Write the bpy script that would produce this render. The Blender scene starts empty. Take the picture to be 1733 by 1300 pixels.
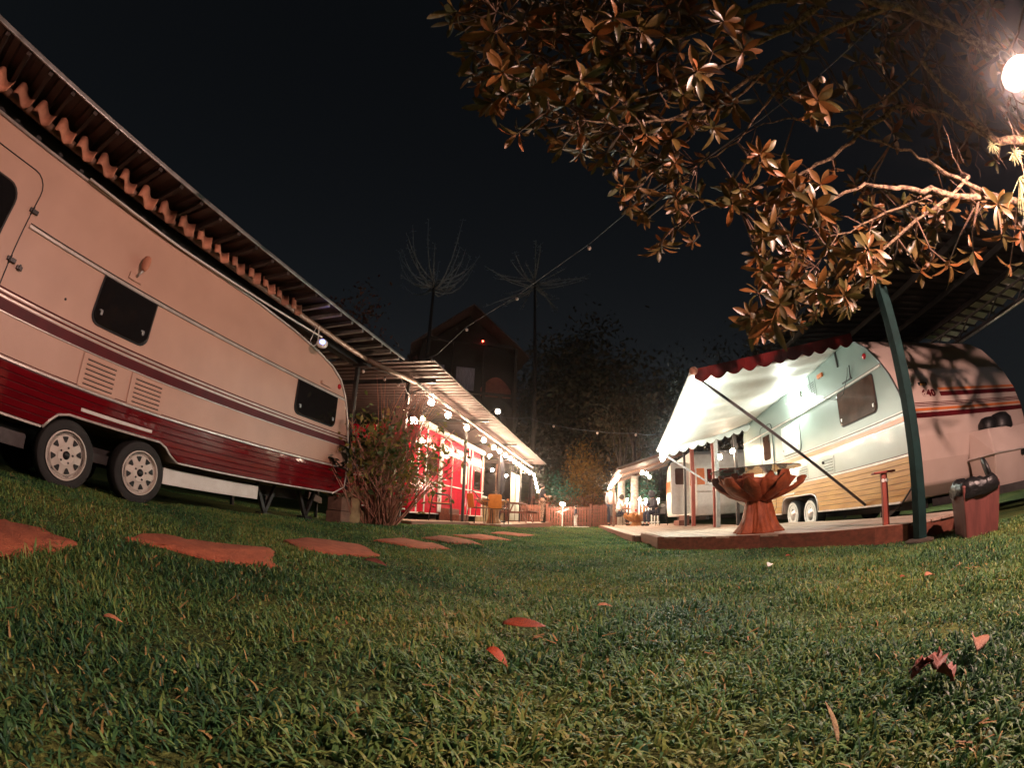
import bpy, math, random
import numpy as np
from mathutils import Vector, Matrix, Euler
R = math.radians
rnd = random.Random(7)
scene = bpy.context.scene
COL = scene.collection

# ---------------------------------------------------------------- camera (wide action-camera lens, equidistant)
HC, PITCH, ROLL, FPX, PW, PH = 0.45, R(17.18), R(-1.78), 752.7, 1733.0, 1300.0
_cp, _sp, _cr, _sr = math.cos(PITCH), math.sin(PITCH), math.cos(ROLL), math.sin(ROLL)
CAMM = np.array([[1, 0, 0], [0, _cp, -_sp], [0, _sp, _cp]]) @ np.array([[_cr, 0, _sr], [0, 1, 0], [-_sr, 0, _cr]])
cd = bpy.data.cameras.new('camera')
cam = bpy.data.objects.new('camera', cd)
COL.objects.link(cam)
cd.type = 'PANO'
cd.sensor_fit = 'HORIZONTAL'
cd.sensor_width = 36.0
cd.sensor_height = 36.0 * PH / PW
cy = cd.cycles if hasattr(cd, 'cycles') else cd
cy.panorama_type = 'FISHEYE_LENS_POLYNOMIAL'
cy.fisheye_fov = R(180)
cy.fisheye_polynomial_k0 = 0
cy.fisheye_polynomial_k1 = -1.0 / (FPX / PW * 36.0)
cy.fisheye_polynomial_k2 = 0
cy.fisheye_polynomial_k3 = 0
cy.fisheye_polynomial_k4 = 0
cd.clip_start = 0.01
cd.clip_end = 500
m4 = Matrix.Identity(4)
for r_ in range(3):
    m4[r_][0] = CAMM[r_, 0]; m4[r_][1] = CAMM[r_, 2]; m4[r_][2] = -CAMM[r_, 1]
m4.translation = (0, 0, HC)
cam.matrix_world = m4
scene.camera = cam

# ---------------------------------------------------------------- night sky, faint moonlight, exposure
world = bpy.data.worlds.new('World')
scene.world = world
world.use_nodes = True
wn = world.node_tree
bg = wn.nodes['Background']
sky = wn.nodes.new('ShaderNodeTexSky')
sky.sky_type = 'NISHITA'
sky.sun_disc = False
sky.sun_elevation = R(32)
sky.sun_rotation = R(180 - 20)
hsv = wn.nodes.new('ShaderNodeHueSaturation')
hsv.inputs['Saturation'].default_value = .5
hsv.inputs['Hue'].default_value = .485
wn.links.new(sky.outputs['Color'], hsv.inputs['Color'])
wn.links.new(hsv.outputs['Color'], bg.inputs['Color'])
bg.inputs['Strength'].default_value = 0.0021
sd = bpy.data.lights.new('moon', 'SUN')
sun = bpy.data.objects.new('moon', sd)
COL.objects.link(sun)
sd.energy = 0.09
sd.angle = R(0.5)
sd.color = (0.75, 0.86, 1.0)
sun.rotation_euler = (R(58), 0, R(-20))
scene.view_settings.view_transform = 'Standard'
scene.view_settings.look = 'None'
scene.view_settings.exposure = 0.22
scene.view_settings.gamma = 1.0
scene.view_settings.use_curve_mapping = False
cs = scene.cycles
cs.use_denoising = True
cs.adaptive_threshold = .025
cs.max_bounces = 5
cs.diffuse_bounces = 3
cs.glossy_bounces = 3
cs.transmission_bounces = 4
cs.transparent_max_bounces = 6
cs.sample_clamp_indirect = 3.0
cs.caustics_reflective = False
cs.caustics_refractive = False

# ---------------------------------------------------------------- frames and helpers
YL, YR = R(14.36), R(10.07)
def LF(s, l, z=0.0):
    return Vector((s * math.sin(YL) - l * math.cos(YL), s * math.cos(YL) + l * math.sin(YL), z))
def RF(s, l, z=0.0):
    return Vector((s * math.sin(YR) - l * math.cos(YR), s * math.cos(YR) + l * math.sin(YR), z))
ROTL, ROTR = R(90) - YL, R(90) - YR
def ss(t):
    t = np.clip(t, 0, 1)
    return t * t * (3 - 2 * t)
def gz(x, y):
    s = x * math.sin(YL) + y * math.cos(YL)
    l = -x * math.cos(YL) + y * math.sin(YL)
    z = 0.2 * ss((l - 0.9) / 2.4) * (1 - 0.7 * ss((s - 8) / 11.0))
    return z + 0.012 * np.sin(x * 2.1 + 1.3) * np.sin(y * 1.7) + 0.008 * np.sin(x * 5.3 + y * 3.1)
def pix(px, py, dist):
    """point seen in direction (px, py) of the survey picture at that distance"""
    a, b = px - PW / 2, py - PH / 2
    r = math.hypot(a, b); th = r / FPX; k = math.sin(th) / max(r, 1e-9)
    d = CAMM @ np.array([a * k, math.cos(th), -b * k])
    return Vector((d[0] * dist, d[1] * dist, HC + d[2] * dist))
def pixg(px, py, z=None):
    z0 = 0.0 if z is None else z
    for _ in range(30):
        d = pix(px, py, 1.0) - Vector((0, 0, HC))
        t = (z0 - HC) / d.z
        p = Vector((0, 0, HC)) + d * t
        if z is not None: break
        z0 = 0.6 * z0 + 0.4 * float(gz(p.x, p.y))
    return p

class MB:
    def __init__(s): s.v = []; s.f = []; s.m = []
    def add(s, vs, fs, mi=0):
        o = len(s.v)
        s.v += [tuple(p) for p in vs]
        s.f += [tuple(i + o for i in f) for f in fs]
        s.m += [mi] * len(fs)
        return s
    def box(s, x0, x1, y0, y1, z0, z1, mi=0):
        x0, x1 = min(x0, x1), max(x0, x1); y0, y1 = min(y0, y1), max(y0, y1); z0, z1 = min(z0, z1), max(z0, z1)
        return s.add([(x0, y0, z0), (x1, y0, z0), (x1, y1, z0), (x0, y1, z0), (x0, y0, z1), (x1, y0, z1), (x1, y1, z1), (x0, y1, z1)],
                     [(3, 2, 1, 0), (4, 5, 6, 7), (0, 1, 5, 4), (1, 2, 6, 5), (2, 3, 7, 6), (3, 0, 4, 7)], mi)
    def bar(s, a, b, w, h=None, mi=0, up=(0, 0, 1)):
        a, b = Vector(a), Vector(b); h = h or w
        d = (b - a).normalized(); u = Vector(up)
        if abs(d.dot(u)) > .98: u = Vector((1, 0, 0))
        x = d.cross(u).normalized(); z = x.cross(d).normalized()
        vs = []
        for p in (a, b):
            for i, j in ((-1, -1), (1, -1), (1, 1), (-1, 1)):
                vs.append(p + x * (w / 2 * i) + z * (h / 2 * j))
        return s.add(vs, [(3, 2, 1, 0), (4, 5, 6, 7), (0, 1, 5, 4), (1, 2, 6, 5), (2, 3, 7, 6), (3, 0, 4, 7)], mi)
    def tube(s, pts, r, n=8, mi=0, jit=0.0, rr=None):
        pts = [Vector(p) for p in pts]
        rs = r if isinstance(r, (list, tuple)) else [r] * len(pts)
        vs, fs = [], []
        d0 = (pts[1] - pts[0]).normalized()
        u = Vector((0, 0, 1)) if abs(d0.z) < .9 else Vector((1, 0, 0))
        u = (u - d0 * u.dot(d0)).normalized()
        for i, p in enumerate(pts):
            if i == 0: d = pts[1] - pts[0]
            elif i == len(pts) - 1: d = pts[-1] - pts[-2]
            else: d = pts[i + 1] - pts[i - 1]
            d.normalize()
            u = (u - d * u.dot(d)).normalized(); w = d.cross(u)
            for k in range(n):
                a = 2 * math.pi * k / n
                q = rs[i] * (1 + (jit * (rr or rnd).uniform(-1, 1) if jit else 0))
                vs.append(p + (u * math.cos(a) + w * math.sin(a)) * q)
        for i in range(len(pts) - 1):
            for k in range(n):
                k2 = (k + 1) % n
                fs.append((i * n + k, i * n + k2, (i + 1) * n + k2, (i + 1) * n + k))
        fs.append(tuple(range(n - 1, -1, -1)))
        fs.append(tuple((len(pts) - 1) * n + k for k in range(n)))
        return s.add(vs, fs, mi)
    def prism(s, poly, axis, a, b, mi=0):
        n = len(poly)
        def pt(p, t):
            return {'y': (p[0], t, p[1]), 'z': (p[0], p[1], t), 'x': (t, p[0], p[1])}[axis]
        vs = [pt(p, a) for p in poly] + [pt(p, b) for p in poly]
        fs = [tuple(range(n - 1, -1, -1)), tuple(range(n, 2 * n))]
        for i in range(n):
            j = (i + 1) % n
            fs.append((i, j, n + j, n + i))
        return s.add(vs, fs, mi)
    def lathe(s, prof, n=16, c=(0, 0, 0), axis='z', mi=0, rf=None):
        c = Vector(c); vs, fs = [], []
        for i, (r, h) in enumerate(prof):
            for k in range(n):
                a = 2 * math.pi * k / n
                q = r * (rf(a, h) if rf else 1)
                x, y = q * math.cos(a), q * math.sin(a)
                vs.append(c + Vector({'z': (x, y, h), 'y': (x, h, y), 'x': (h, x, y)}[axis]))
        for i in range(len(prof) - 1):
            for k in range(n):
                k2 = (k + 1) % n
                fs.append((i * n + k, i * n + k2, (i + 1) * n + k2, (i + 1) * n + k))
        if prof[0][0] > 1e-6: fs.append(tuple(range(n - 1, -1, -1)))
        if prof[-1][0] > 1e-6: fs.append(tuple((len(prof) - 1) * n + k for k in range(n)))
        return s.add(vs, fs, mi)
    def ball(s, c, r, n=12, m=8, sc=(1, 1, 1), mi=0):
        prof = [(max(math.sin(math.pi * i / m), 1e-4) , -math.cos(math.pi * i / m)) for i in range(m + 1)]
        vs, fs = [], []
        for (q, h) in prof:
            for k in range(n):
                a = 2 * math.pi * k / n
                vs.append((c[0] + q * math.cos(a) * r * sc[0], c[1] + q * math.sin(a) * r * sc[1], c[2] + h * r * sc[2]))
        for i in range(m):
            for k in range(n):
                k2 = (k + 1) % n
                fs.append((i * n + k, i * n + k2, (i + 1) * n + k2, (i + 1) * n + k))
        return s.add(vs, fs, mi)
    def quad(s, a, b, c, d, mi=0): return s.add([a, b, c, d], [(0, 1, 2, 3)], mi)
    def mesh(s, name, mats, smooth=False):
        me = bpy.data.meshes.new(name)
        me.from_pydata(s.v, [], s.f)
        if not isinstance(mats, (list, tuple)): mats = [mats]
        for m in mats: me.materials.append(m)
        if len(mats) > 1: me.polygons.foreach_set('material_index', s.m)
        if smooth: me.polygons.foreach_set('use_smooth', [True] * len(me.polygons))
        import bmesh
        b = bmesh.new(); b.from_mesh(me); bmesh.ops.recalc_face_normals(b, faces=b.faces); b.to_mesh(me); b.free()
        me.update()
        return me
    def build(s, name, mats, parent=None, smooth=False, bevel=0.0, seg=2, loc=None, sharp=None):
        o = bpy.data.objects.new(name, s.mesh(name, mats, smooth))
        COL.objects.link(o)
        if parent is not None: o.parent = parent
        if loc is not None: o.location = loc
        if bevel:
            md = o.modifiers.new('bevel', 'BEVEL'); md.width = bevel; md.segments = seg; md.limit_method = 'ANGLE'; md.angle_limit = R(30)
        if smooth and sharp: 
            o.data.set_sharp_from_angle(angle=R(sharp))
        return o

def inst(src, parent, mat4=None, loc=None):
    """another object on the same mesh"""
    o = bpy.data.objects.new(src.name.split('.')[0], src.data)
    COL.objects.link(o); o.parent = parent
    for md in src.modifiers:
        if md.type == 'BEVEL':
            n = o.modifiers.new('bevel', 'BEVEL'); n.width = md.width; n.segments = md.segments; n.limit_method = 'ANGLE'; n.angle_limit = md.angle_limit
    if mat4 is not None: o.matrix_local = mat4
    if loc is not None: o.location = loc
    return o
def tag(o, label=None, cat=None, group=None, kind=None):
    if label: o['label'] = label
    if cat: o['category'] = cat
    if group: o['group'] = group
    if kind: o['kind'] = kind
    return o
def thing(name, label, cat, loc=(0, 0, 0), rotz=0.0, group=None):
    o = bpy.data.objects.new(name, None)
    COL.objects.link(o)
    o.empty_display_size = 0.1
    o.location = loc; o.rotation_euler = (0, 0, rotz)
    return tag(o, label, cat, group)
def copy_tree(o, parent=None):
    c = o.copy(); COL.objects.link(c); c.parent = parent
    for ch in [x for x in bpy.data.objects if x.parent == o]:
        copy_tree(ch, c)
    return c

# ---------------------------------------------------------------- materials
def pm(name, col, rough=.5, col2=None, scale=6.0, metal=0.0, bump=0.0, bscale=60.0, spec=.5, coat=0.0, stretch=(1, 1, 1), rand=0.0, trans=0.0, contrast=.5, rv=0.0, detail=4.0):
    m = bpy.data.materials.new(name); m.use_nodes = True
    nt = m.node_tree; N, Lk = nt.nodes, nt.links
    b = N['Principled BSDF']
    b.inputs['Roughness'].default_value = rough
    b.inputs['Metallic'].default_value = metal
    b.inputs['Specular IOR Level'].default_value = spec
    if coat: b.inputs['Coat Weight'].default_value = coat; b.inputs['Coat Roughness'].default_value = .08
    if trans: b.inputs['Transmission Weight'].default_value = trans
    tc = N.new('ShaderNodeTexCoord'); mp = N.new('ShaderNodeMapping')
    mp.inputs['Scale'].default_value = stretch
    Lk.new(tc.outputs['Object'], mp.inputs['Vector'])
    no = N.new('ShaderNodeTexNoise'); no.inputs['Scale'].default_value = scale; no.inputs['Detail'].default_value = detail; no.inputs['Roughness'].default_value = .6
    Lk.new(mp.outputs['Vector'], no.inputs['Vector'])
    c2 = col2 or tuple(c * .72 for c in col)
    rp = N.new('ShaderNodeValToRGB')
    rp.color_ramp.elements[0].position = .5 - contrast / 2 * .6; rp.color_ramp.elements[1].position = .5 + contrast / 2 * .6
    rp.color_ramp.elements[0].color = (*c2, 1); rp.color_ramp.elements[1].color = (*col, 1)
    Lk.new(no.outputs['Fac'], rp.inputs['Fac'])
    out = rp.outputs['Color']
    if rand:
        oi = N.new('ShaderNodeObjectInfo'); hs = N.new('ShaderNodeHueSaturation')
        mr = N.new('ShaderNodeMapRange'); mr.inputs['To Min'].default_value = 1 - rand; mr.inputs['To Max'].default_value = 1 + rand
        Lk.new(oi.outputs['Random'], mr.inputs['Value']); Lk.new(mr.outputs['Result'], hs.inputs['Value']); Lk.new(out, hs.inputs['Color'])
        out = hs.outputs['Color']
    Lk.new(out, b.inputs['Base Color'])
    if rv:
        mr2 = N.new('ShaderNodeMapRange'); mr2.inputs['To Min'].default_value = max(rough - rv, .02); mr2.inputs['To Max'].default_value = rough + rv
        Lk.new(no.outputs['Fac'], mr2.inputs['Value']); Lk.new(mr2.outputs['Result'], b.inputs['Roughness'])
    if bump:
        n2 = N.new('ShaderNodeTexNoise'); n2.inputs['Scale'].default_value = bscale; n2.inputs['Detail'].default_value = 3
        Lk.new(mp.outputs['Vector'], n2.inputs['Vector'])
        bp = N.new('ShaderNodeBump'); bp.inputs['Strength'].default_value = bump; bp.inputs['Distance'].default_value = .01
        Lk.new(n2.outputs['Fac'], bp.inputs['Height']); Lk.new(bp.outputs['Normal'], b.inputs['Normal'])
    return m
def em(name, col, strength):
    m = bpy.data.materials.new(name); m.use_nodes = True
    b = m.node_tree.nodes['Principled BSDF']
    b.inputs['Base Color'].default_value = (.8, .8, .8, 1)
    b.inputs['Emission Color'].default_value = (*col, 1); b.inputs['Emission Strength'].default_value = strength
    return m
def leafmat(name, cols, rough=.55, attr='tone', trans=.25, spec=.35):
    """leaf colours spread over a per-leaf 'tone' attribute (or the object's random for single leaves)"""
    m = bpy.data.materials.new(name); m.use_nodes = True
    nt = m.node_tree; N, Lk = nt.nodes, nt.links
    b = N['Principled BSDF']; b.inputs['Roughness'].default_value = rough; b.inputs['Specular IOR Level'].default_value = spec
    if attr:
        a = N.new('ShaderNodeAttribute'); a.attribute_name = attr; fac = a.outputs['Fac']
    else:
        a = N.new('ShaderNodeObjectInfo'); fac = a.outputs['Random']
    rp = N.new('ShaderNodeValToRGB'); cr = rp.color_ramp
    while len(cr.elements) < len(cols): cr.elements.new(.5)
    for i, c in enumerate(cols):
        cr.elements[i].position = i / (len(cols) - 1); cr.elements[i].color = (*c, 1)
    Lk.new(fac, rp.inputs['Fac'])
    tc = N.new('ShaderNodeTexCoord'); no = N.new('ShaderNodeTexNoise'); no.inputs['Scale'].default_value = 14; no.inputs['Detail'].default_value = 3
    Lk.new(tc.outputs['Object'], no.inputs['Vector'])
    mx = N.new('ShaderNodeMix'); mx.data_type = 'RGBA'; mx.blend_type = 'MULTIPLY'; mx.inputs['Factor'].default_value = .55
    Lk.new(rp.outputs['Color'], mx.inputs['A'])
    r2 = N.new('ShaderNodeValToRGB'); r2.color_ramp.elements[0].position = .3; r2.color_ramp.elements[1].position = .7
    r2.color_ramp.elements[0].color = (.5, .46, .44, 1); r2.color_ramp.elements[1].color = (1.1, 1.1, 1.1, 1)
    Lk.new(no.outputs['Fac'], r2.inputs['Fac']); Lk.new(r2.outputs['Color'], mx.inputs['B'])
    Lk.new(mx.outputs['Result'], b.inputs['Base Color'])
    if trans:
        tr = N.new('ShaderNodeBsdfTranslucent'); Lk.new(mx.outputs['Result'], tr.inputs['Color'])
        ms = N.new('ShaderNodeMixShader'); ms.inputs['Fac'].default_value = trans
        Lk.new(b.outputs[0], ms.inputs[1]); Lk.new(tr.outputs[0], ms.inputs[2])
        Lk.new(ms.outputs[0], N['Material Output'].inputs['Surface'])
    return m

M = {}
M['cream'] = pm('beige_panel', (.61, .365, .275), .42, (.43, .25, .185), 2.1, bump=.18, bscale=200, contrast=1.5, detail=9)
M['cream_r'] = pm('cream_front', (.58, .47, .42), .5, (.40, .30, .26), 1.6, bump=.08, bscale=120, contrast=1.3)
M['mint_cast'] = pm('green_cast_panel', (.25, .31, .285), .3, (.205, .255, .235), 2.4, bump=.12, bscale=200, contrast=1.2, coat=.2)  # greenish cast of the awning light put into the panel colour
M['trim'] = pm('pale_trim', (.62, .56, .52), .35, None, 9, metal=.3)
M['alu'] = pm('aluminium', (.55, .55, .55), .3, (.42, .42, .42), 12, metal=.9, rv=.1)
M['red'] = pm('red_plank', (.15, .003, .007), .05, (.10, .002, .005), 5, spec=.42, bump=.02, bscale=9, stretch=(.4, 1, 3))
M['maroon'] = pm('maroon_stripe', (.10, .006, .010), .5, (.07, .005, .008), 5, spec=.2)
M['orange'] = pm('orange_stripe', (.62, .17, .04), .35, (.5, .13, .035), 4)
M['ochre'] = pm('ochre_plank', (.50, .27, .075), .4, (.36, .17, .045), 7, bump=.05, stretch=(.35, 1, 4), coat=.2)
M['black'] = pm('black_plastic', (.012, .012, .013), .45, None, 9, spec=.3)
M['glass_dk'] = pm('tinted_acrylic', (.012, .010, .010), .07, (.009, .008, .008), 3, coat=.4, spec=.6)
M['glass_br'] = pm('brown_acrylic', (.085, .042, .030), .06, (.045, .022, .016), 2.5, spec=.22)
M['rubber'] = pm('tyre_rubber', (.022, .020, .019), .8, (.014, .013, .013), 12, bump=.3, bscale=90)
M['rimw'] = pm('wheel_paint', (.66, .60, .54), .45, (.52, .44, .38), 14, contrast=1)
M['white'] = pm('white_paint', (.78, .78, .76), .4, (.68, .67, .65), 7)
M['white_pl'] = pm('white_plastic', (.72, .70, .66), .45, (.62, .58, .54), 6)
M['steel_dk'] = pm('dark_steel', (.05, .045, .045), .45, (.03, .027, .027), 12, metal=.5)
M['steel'] = pm('galvanised', (.40, .38, .37), .45, (.28, .26, .25), 10, metal=.7, rv=.1)
M['sheet'] = pm('roof_sheet', (.085, .052, .048), .6, (.045, .026, .024), 3, metal=.1, contrast=1.2)
M['sheet_w'] = pm('white_sheet', (.78, .78, .74), .55, (.58, .57, .52), 5, contrast=1.2, bump=.5, bscale=7, detail=8)
M['beamw'] = pm('beam_wood', (.20, .105, .07), .6, (.12, .06, .04), 5, stretch=(.3, 3, 3), bump=.2)
M['beamd'] = pm('tarred_rafter', (.045, .026, .02), .7, (.025, .014, .011), 5)
M['terra'] = pm('terracotta', (.48, .20, .12), .75, (.30, .11, .065), 9, bump=.25, bscale=40, rand=.25, contrast=1)
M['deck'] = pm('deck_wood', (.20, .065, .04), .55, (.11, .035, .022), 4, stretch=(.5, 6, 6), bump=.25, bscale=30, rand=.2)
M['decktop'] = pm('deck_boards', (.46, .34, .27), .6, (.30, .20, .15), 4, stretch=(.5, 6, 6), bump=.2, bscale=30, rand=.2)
M['root'] = pm('root_wood', (.44, .11, .04), .58, (.11, .022, .010), 15, bump=1.0, bscale=34, spec=.3, coat=.0, contrast=1.1, stretch=(1, 1, .5))
M['rootl'] = pm('root_wood_light', (.42, .20, .07), .45, (.25, .10, .035), 8, bump=.3, bscale=20, coat=.2, stretch=(1, 1, .5))
M['glass'] = pm('table_glass', (.85, .92, .90), .03, (.85, .92, .90), 1, trans=.9)
M['green'] = pm('green_post', (.007, .026, .025), .75, (.004, .015, .015), 7, bump=.1, spec=.15)
M['redpost'] = pm('red_post', (.33, .055, .03), .55, (.20, .03, .018), 6, stretch=(4, 4, .6), bump=.15)
M['bin'] = pm('bin_wood', (.15, .04, .034), .6, (.09, .024, .02), 5, stretch=(4, 4, .6), bump=.15)
M['bag'] = pm('bag_film', (.010, .010, .011), .36, None, 9, bump=1.0, bscale=22, spec=.3)
M['seatw'] = pm('orange_seat', (.60, .20, .03), .5, (.48, .14, .02), 6, bump=.1)
M['stone'] = pm('red_flagstone', (.52, .145, .066), .92, (.20, .052, .028), 13, bump=1.0, bscale=75, rand=.15, contrast=1.0, detail=10)
M['bark'] = pm('bark', (.16, .085, .05), .85, (.055, .03, .022), 14, bump=.9, bscale=40, contrast=1, stretch=(1, 1, 1))
M['bark_l'] = pm('lichen_bark', (.30, .20, .12), .95, (.05, .025, .018), 30, bump=1.0, bscale=70, contrast=.35, detail=8)
M['bark_d'] = pm('far_bark', (.07, .045, .035), .9, (.03, .02, .018), 8, bump=.5, bscale=12)
M['stem'] = pm('dry_stem', (.46, .22, .15), .7, (.28, .11, .08), 9, rand=.2)
M['wtrunk'] = pm('limewashed_bark', (.70, .68, .64), .85, (.30, .26, .22), 9, bump=.6, bscale=25, contrast=.7)
M['log'] = pm('weathered_log', (.36, .27, .14), .85, (.20, .13, .07), 7, bump=.5, bscale=22)
M['block'] = pm('brick_block', (.22, .12, .085), .9, (.13, .07, .05), 8, bump=.4)
M['soil'] = pm('soil', (.06, .04, .028), .95, (.03, .02, .015), 9, bump=.5)
M['housew'] = pm('house_timber', (.024, .013, .010), .8, (.014, .008, .006), 4, stretch=(1, 1, 5))
M['houser'] = pm('house_plaster', (.30, .10, .07), .85, (.2, .06, .045), 4)
M['roofd'] = pm('house_roof', (.09, .045, .035), .85, (.05, .028, .022), 8)
M['curtain'] = pm('lilac_curtain', (.26, .23, .29), .8, (.14, .12, .16), 6, stretch=(6, 6, .4))
M['curtainw'] = pm('white_curtain', (.72, .78, .72), .8, (.55, .62, .56), 5, stretch=(7, 7, .3))
M['lens_red'] = pm('red_lens', (.5, .01, .02), .15, None, 5, coat=.6)
M['roof_black'] = pm('shaded_sheet', (.012, .010, .009), .8, (.007, .006, .006), 4, spec=.2)  # near-black colour stands for the shade under the roof
M['bulb_off'] = pm('frosted_bulb', (.72, .55, .48), .3, (.6, .44, .38), 4)
M['cable'] = pm('black_cable', (.03, .03, .035), .5)
M['cable_g'] = pm('grey_cable', (.14, .15, .18), .5)
M['bulb_on'] = em('lit_bulb', (1.0, .70, .46), 400)
M['bulb_far'] = em('lit_bulb_far', (1.0, .74, .52), 230)
M['led'] = em('awning_led', (.90, 1.0, .86), 190)
M['assumed_porch'] = em('assumed_porch_globe', (.92, 1.0, .88), 720)
M['blue'] = em('blue_ring', (.12, .22, 1.0), 9)
M['flood'] = em('flood_lens', (1.0, .63, .52), 21500)
M['tube'] = em('assumed_lamp_tube', (1.0, .97, .92), 260)
M['pinkred'] = pm('crimson_paint', (.66, .008, .045), .16, (.50, .006, .032), 4, spec=.35, coat=.1)
M['skin'] = pm('skin', (.50, .27, .19), .5, None, 5)
M['hair'] = pm('dark_hair', (.02, .014, .011), .5, None, 9)
M['shirt_dk'] = pm('dark_shirt', (.03, .03, .045), .85, None, 9)
M['shirt_gr'] = pm('pale_grey_shirt', (.50, .50, .52), .85, (.38, .38, .4), 5)
M['shirt_wh'] = pm('white_shirt', (.72, .74, .70), .85, (.58, .6, .56), 5)
M['navy'] = pm('navy_trousers', (.02, .025, .05), .85, None, 9)
M['camo'] = pm('patterned_trousers', (.42, .27, .2), .85, (.12, .07, .06), 22, contrast=.25)
M['denim'] = pm('white_trousers', (.62, .62, .6), .85)
M['teal'] = pm('teal_canvas', (.05, .20, .16), .7, (.03, .13, .10), 5)
M['grass'] = leafmat('grass_blade', [(.020, .072, .034), (.075, .195, .066), (.15, .26, .068), (.23, .28, .070), (.31, .28, .08), (.38, .26, .10)], .5, trans=.2)
M['leaf_big'] = leafmat('broad_leaf', [(.035, .038, .014), (.11, .075, .024), (.22, .085, .025), (.12, .10, .03), (.34, .11, .03), (.08, .085, .026)], .38, attr=None, trans=.2, spec=.5)
M['leaf_big2'] = leafmat('broad_leaf_mass', [(.03, .03, .012), (.085, .06, .02), (.18, .07, .022), (.10, .085, .026), (.28, .09, .026), (.07, .075, .022)], .4, trans=.2, spec=.5)
M['leaf_far'] = leafmat('far_leaf', [(.022, .030, .016), (.05, .042, .02), (.08, .045, .022), (.04, .055, .025)], .7, trans=.15)
M['leaf_gold_lit'] = leafmat('gold_lit_leaf', [(.10, .07, .02), (.30, .16, .03), (.22, .10, .025), (.12, .12, .03)], .6, trans=.3)  # golden light of a nearby lamp put into the leaf colours
M['leaf_red'] = leafmat('red_leaf', [(.05, .025, .018), (.13, .03, .022), (.09, .05, .02), (.18, .05, .03)], .6, trans=.2)
M['leaf_teal_lit'] = leafmat('teal_lit_leaf', [(.02, .10, .075), (.04, .16, .12), (.03, .09, .05)], .6, trans=.2)  # teal light on the bushes put into the leaf colours
M['leaf_bush'] = leafmat('bush_leaf', [(.04, .07, .025), (.11, .15, .04), (.30, .22, .05), (.10, .10, .03)], .5, trans=.3)
M['leaf_dark'] = leafmat('dark_leaf', [(.018, .03, .012), (.03, .045, .018)], .45, trans=.15)
M['dry_red'] = pm('dry_red_leaf', (.40, .07, .022), .5, (.17, .025, .012), 30, bump=.3, rand=.2)
M['dry_tan'] = pm('dry_tan_leaf', (.46, .20, .11), .6, (.30, .11, .05), 30, bump=.3, rand=.2)
M['dry_brown'] = pm('dry_brown_leaf', (.24, .06, .04), .6, (.12, .03, .02), 30, bump=.4, rand=.2)
M['straw'] = leafmat('dry_straw', [(.24, .14, .06), (.34, .15, .06), (.30, .21, .09)], .7, trans=.1)
M['needle'] = pm('lit_needles', (.34, .38, .40), .7, (.2, .23, .25), 5)  # pale blue-grey stands for faint light on the needles
M['bark_p'] = pm('lit_branch', (.34, .36, .38), .8, (.2, .22, .24), 5)  # bluish light on the branches put into the bark colour
M['moss'] = pm('pale_moss', (.38, .38, .20), .9, None, 9)

# ---------------------------------------------------------------- ground
def grid_mesh(name, xs, ys, zf, mat):
    X, Y = np.meshgrid(xs, ys)
    Z = zf(X, Y)
    v = np.stack([X, Y, Z], -1).reshape(-1, 3)
    nx, ny = len(xs), len(ys)
    i = np.arange(nx - 1)[None, :] + nx * np.arange(ny - 1)[:, None]
    f = np.stack([i, i + 1, i + 1 + nx, i + nx], -1).reshape(-1, 4)
    me = bpy.data.meshes.new(name)
    me.from_pydata(v.tolist(), [], f.tolist())
    me.materials.append(mat)
    me.polygons.foreach_set('use_smooth', [True] * len(me.polygons))
    o = bpy.data.objects.new(name, me); COL.objects.link(o)
    return o
def terrain(x, y):
    """the lawn, and the wooded hillside beyond the fence"""
    h = 9.0 * ss((y - 25) / 22.0) * (0.55 + 0.45 * ss((8 - x) / 20.0)) + 3.5 * ss((y - 45) / 60)
    side = 3.0 * ss((-x - 14) / 16.0) + 2.0 * ss((x - 16) / 20.0)
    far = ss((np.hypot(x, y) - 17) / 6)
    return gz(x, y) * (1 - far) + h + side * ss((y - 4) / 10)
def lawn_mat():
    m = bpy.data.materials.new('turf'); m.use_nodes = True
    nt = m.node_tree; N, Lk = nt.nodes, nt.links; b = N['Principled BSDF']; b.inputs['Roughness'].default_value = .9
    b.inputs['Specular IOR Level'].default_value = .15
    tc = N.new('ShaderNodeTexCoord')
    def ramp(sc, p0, p1, c0, c1, det=5):
        n = N.new('ShaderNodeTexNoise'); n.inputs['Scale'].default_value = sc; n.inputs['Detail'].default_value = det
        Lk.new(tc.outputs['Object'], n.inputs['Vector'])
        r = N.new('ShaderNodeValToRGB'); r.color_ramp.elements[0].position = p0; r.color_ramp.elements[1].position = p1
        r.color_ramp.elements[0].color = (*c0, 1); r.color_ramp.elements[1].color = (*c1, 1)
        Lk.new(n.outputs['Fac'], r.inputs['Fac']); return r, n
    r1, _ = ramp(1.6, .35, .65, (.055, .10, .035), (.12, .15, .045))
    r2, n2 = ramp(45, .35, .7, (.35, .33, .3), (1.25, 1.2, 1.1))
    mx = N.new('ShaderNodeMix'); mx.data_type = 'RGBA'; mx.blend_type = 'MULTIPLY'; mx.inputs['Factor'].default_value = 1
    Lk.new(r1.outputs['Color'], mx.inputs['A']); Lk.new(r2.outputs['Color'], mx.inputs['B']); Lk.new(mx.outputs['Result'], b.inputs['Base Color'])
    bp = N.new('ShaderNodeBump'); bp.inputs['Strength'].default_value = .8; bp.inputs['Distance'].default_value = .03
    Lk.new(n2.outputs['Fac'], bp.inputs['Height']); Lk.new(bp.outputs['Normal'], b.inputs['Normal'])
    return m
M['turf'] = lawn_mat()
xs = np.concatenate([np.linspace(-70, -16, 25)[:-1], np.linspace(-16, 16, 129), np.linspace(16, 70, 25)[1:]])
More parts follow.
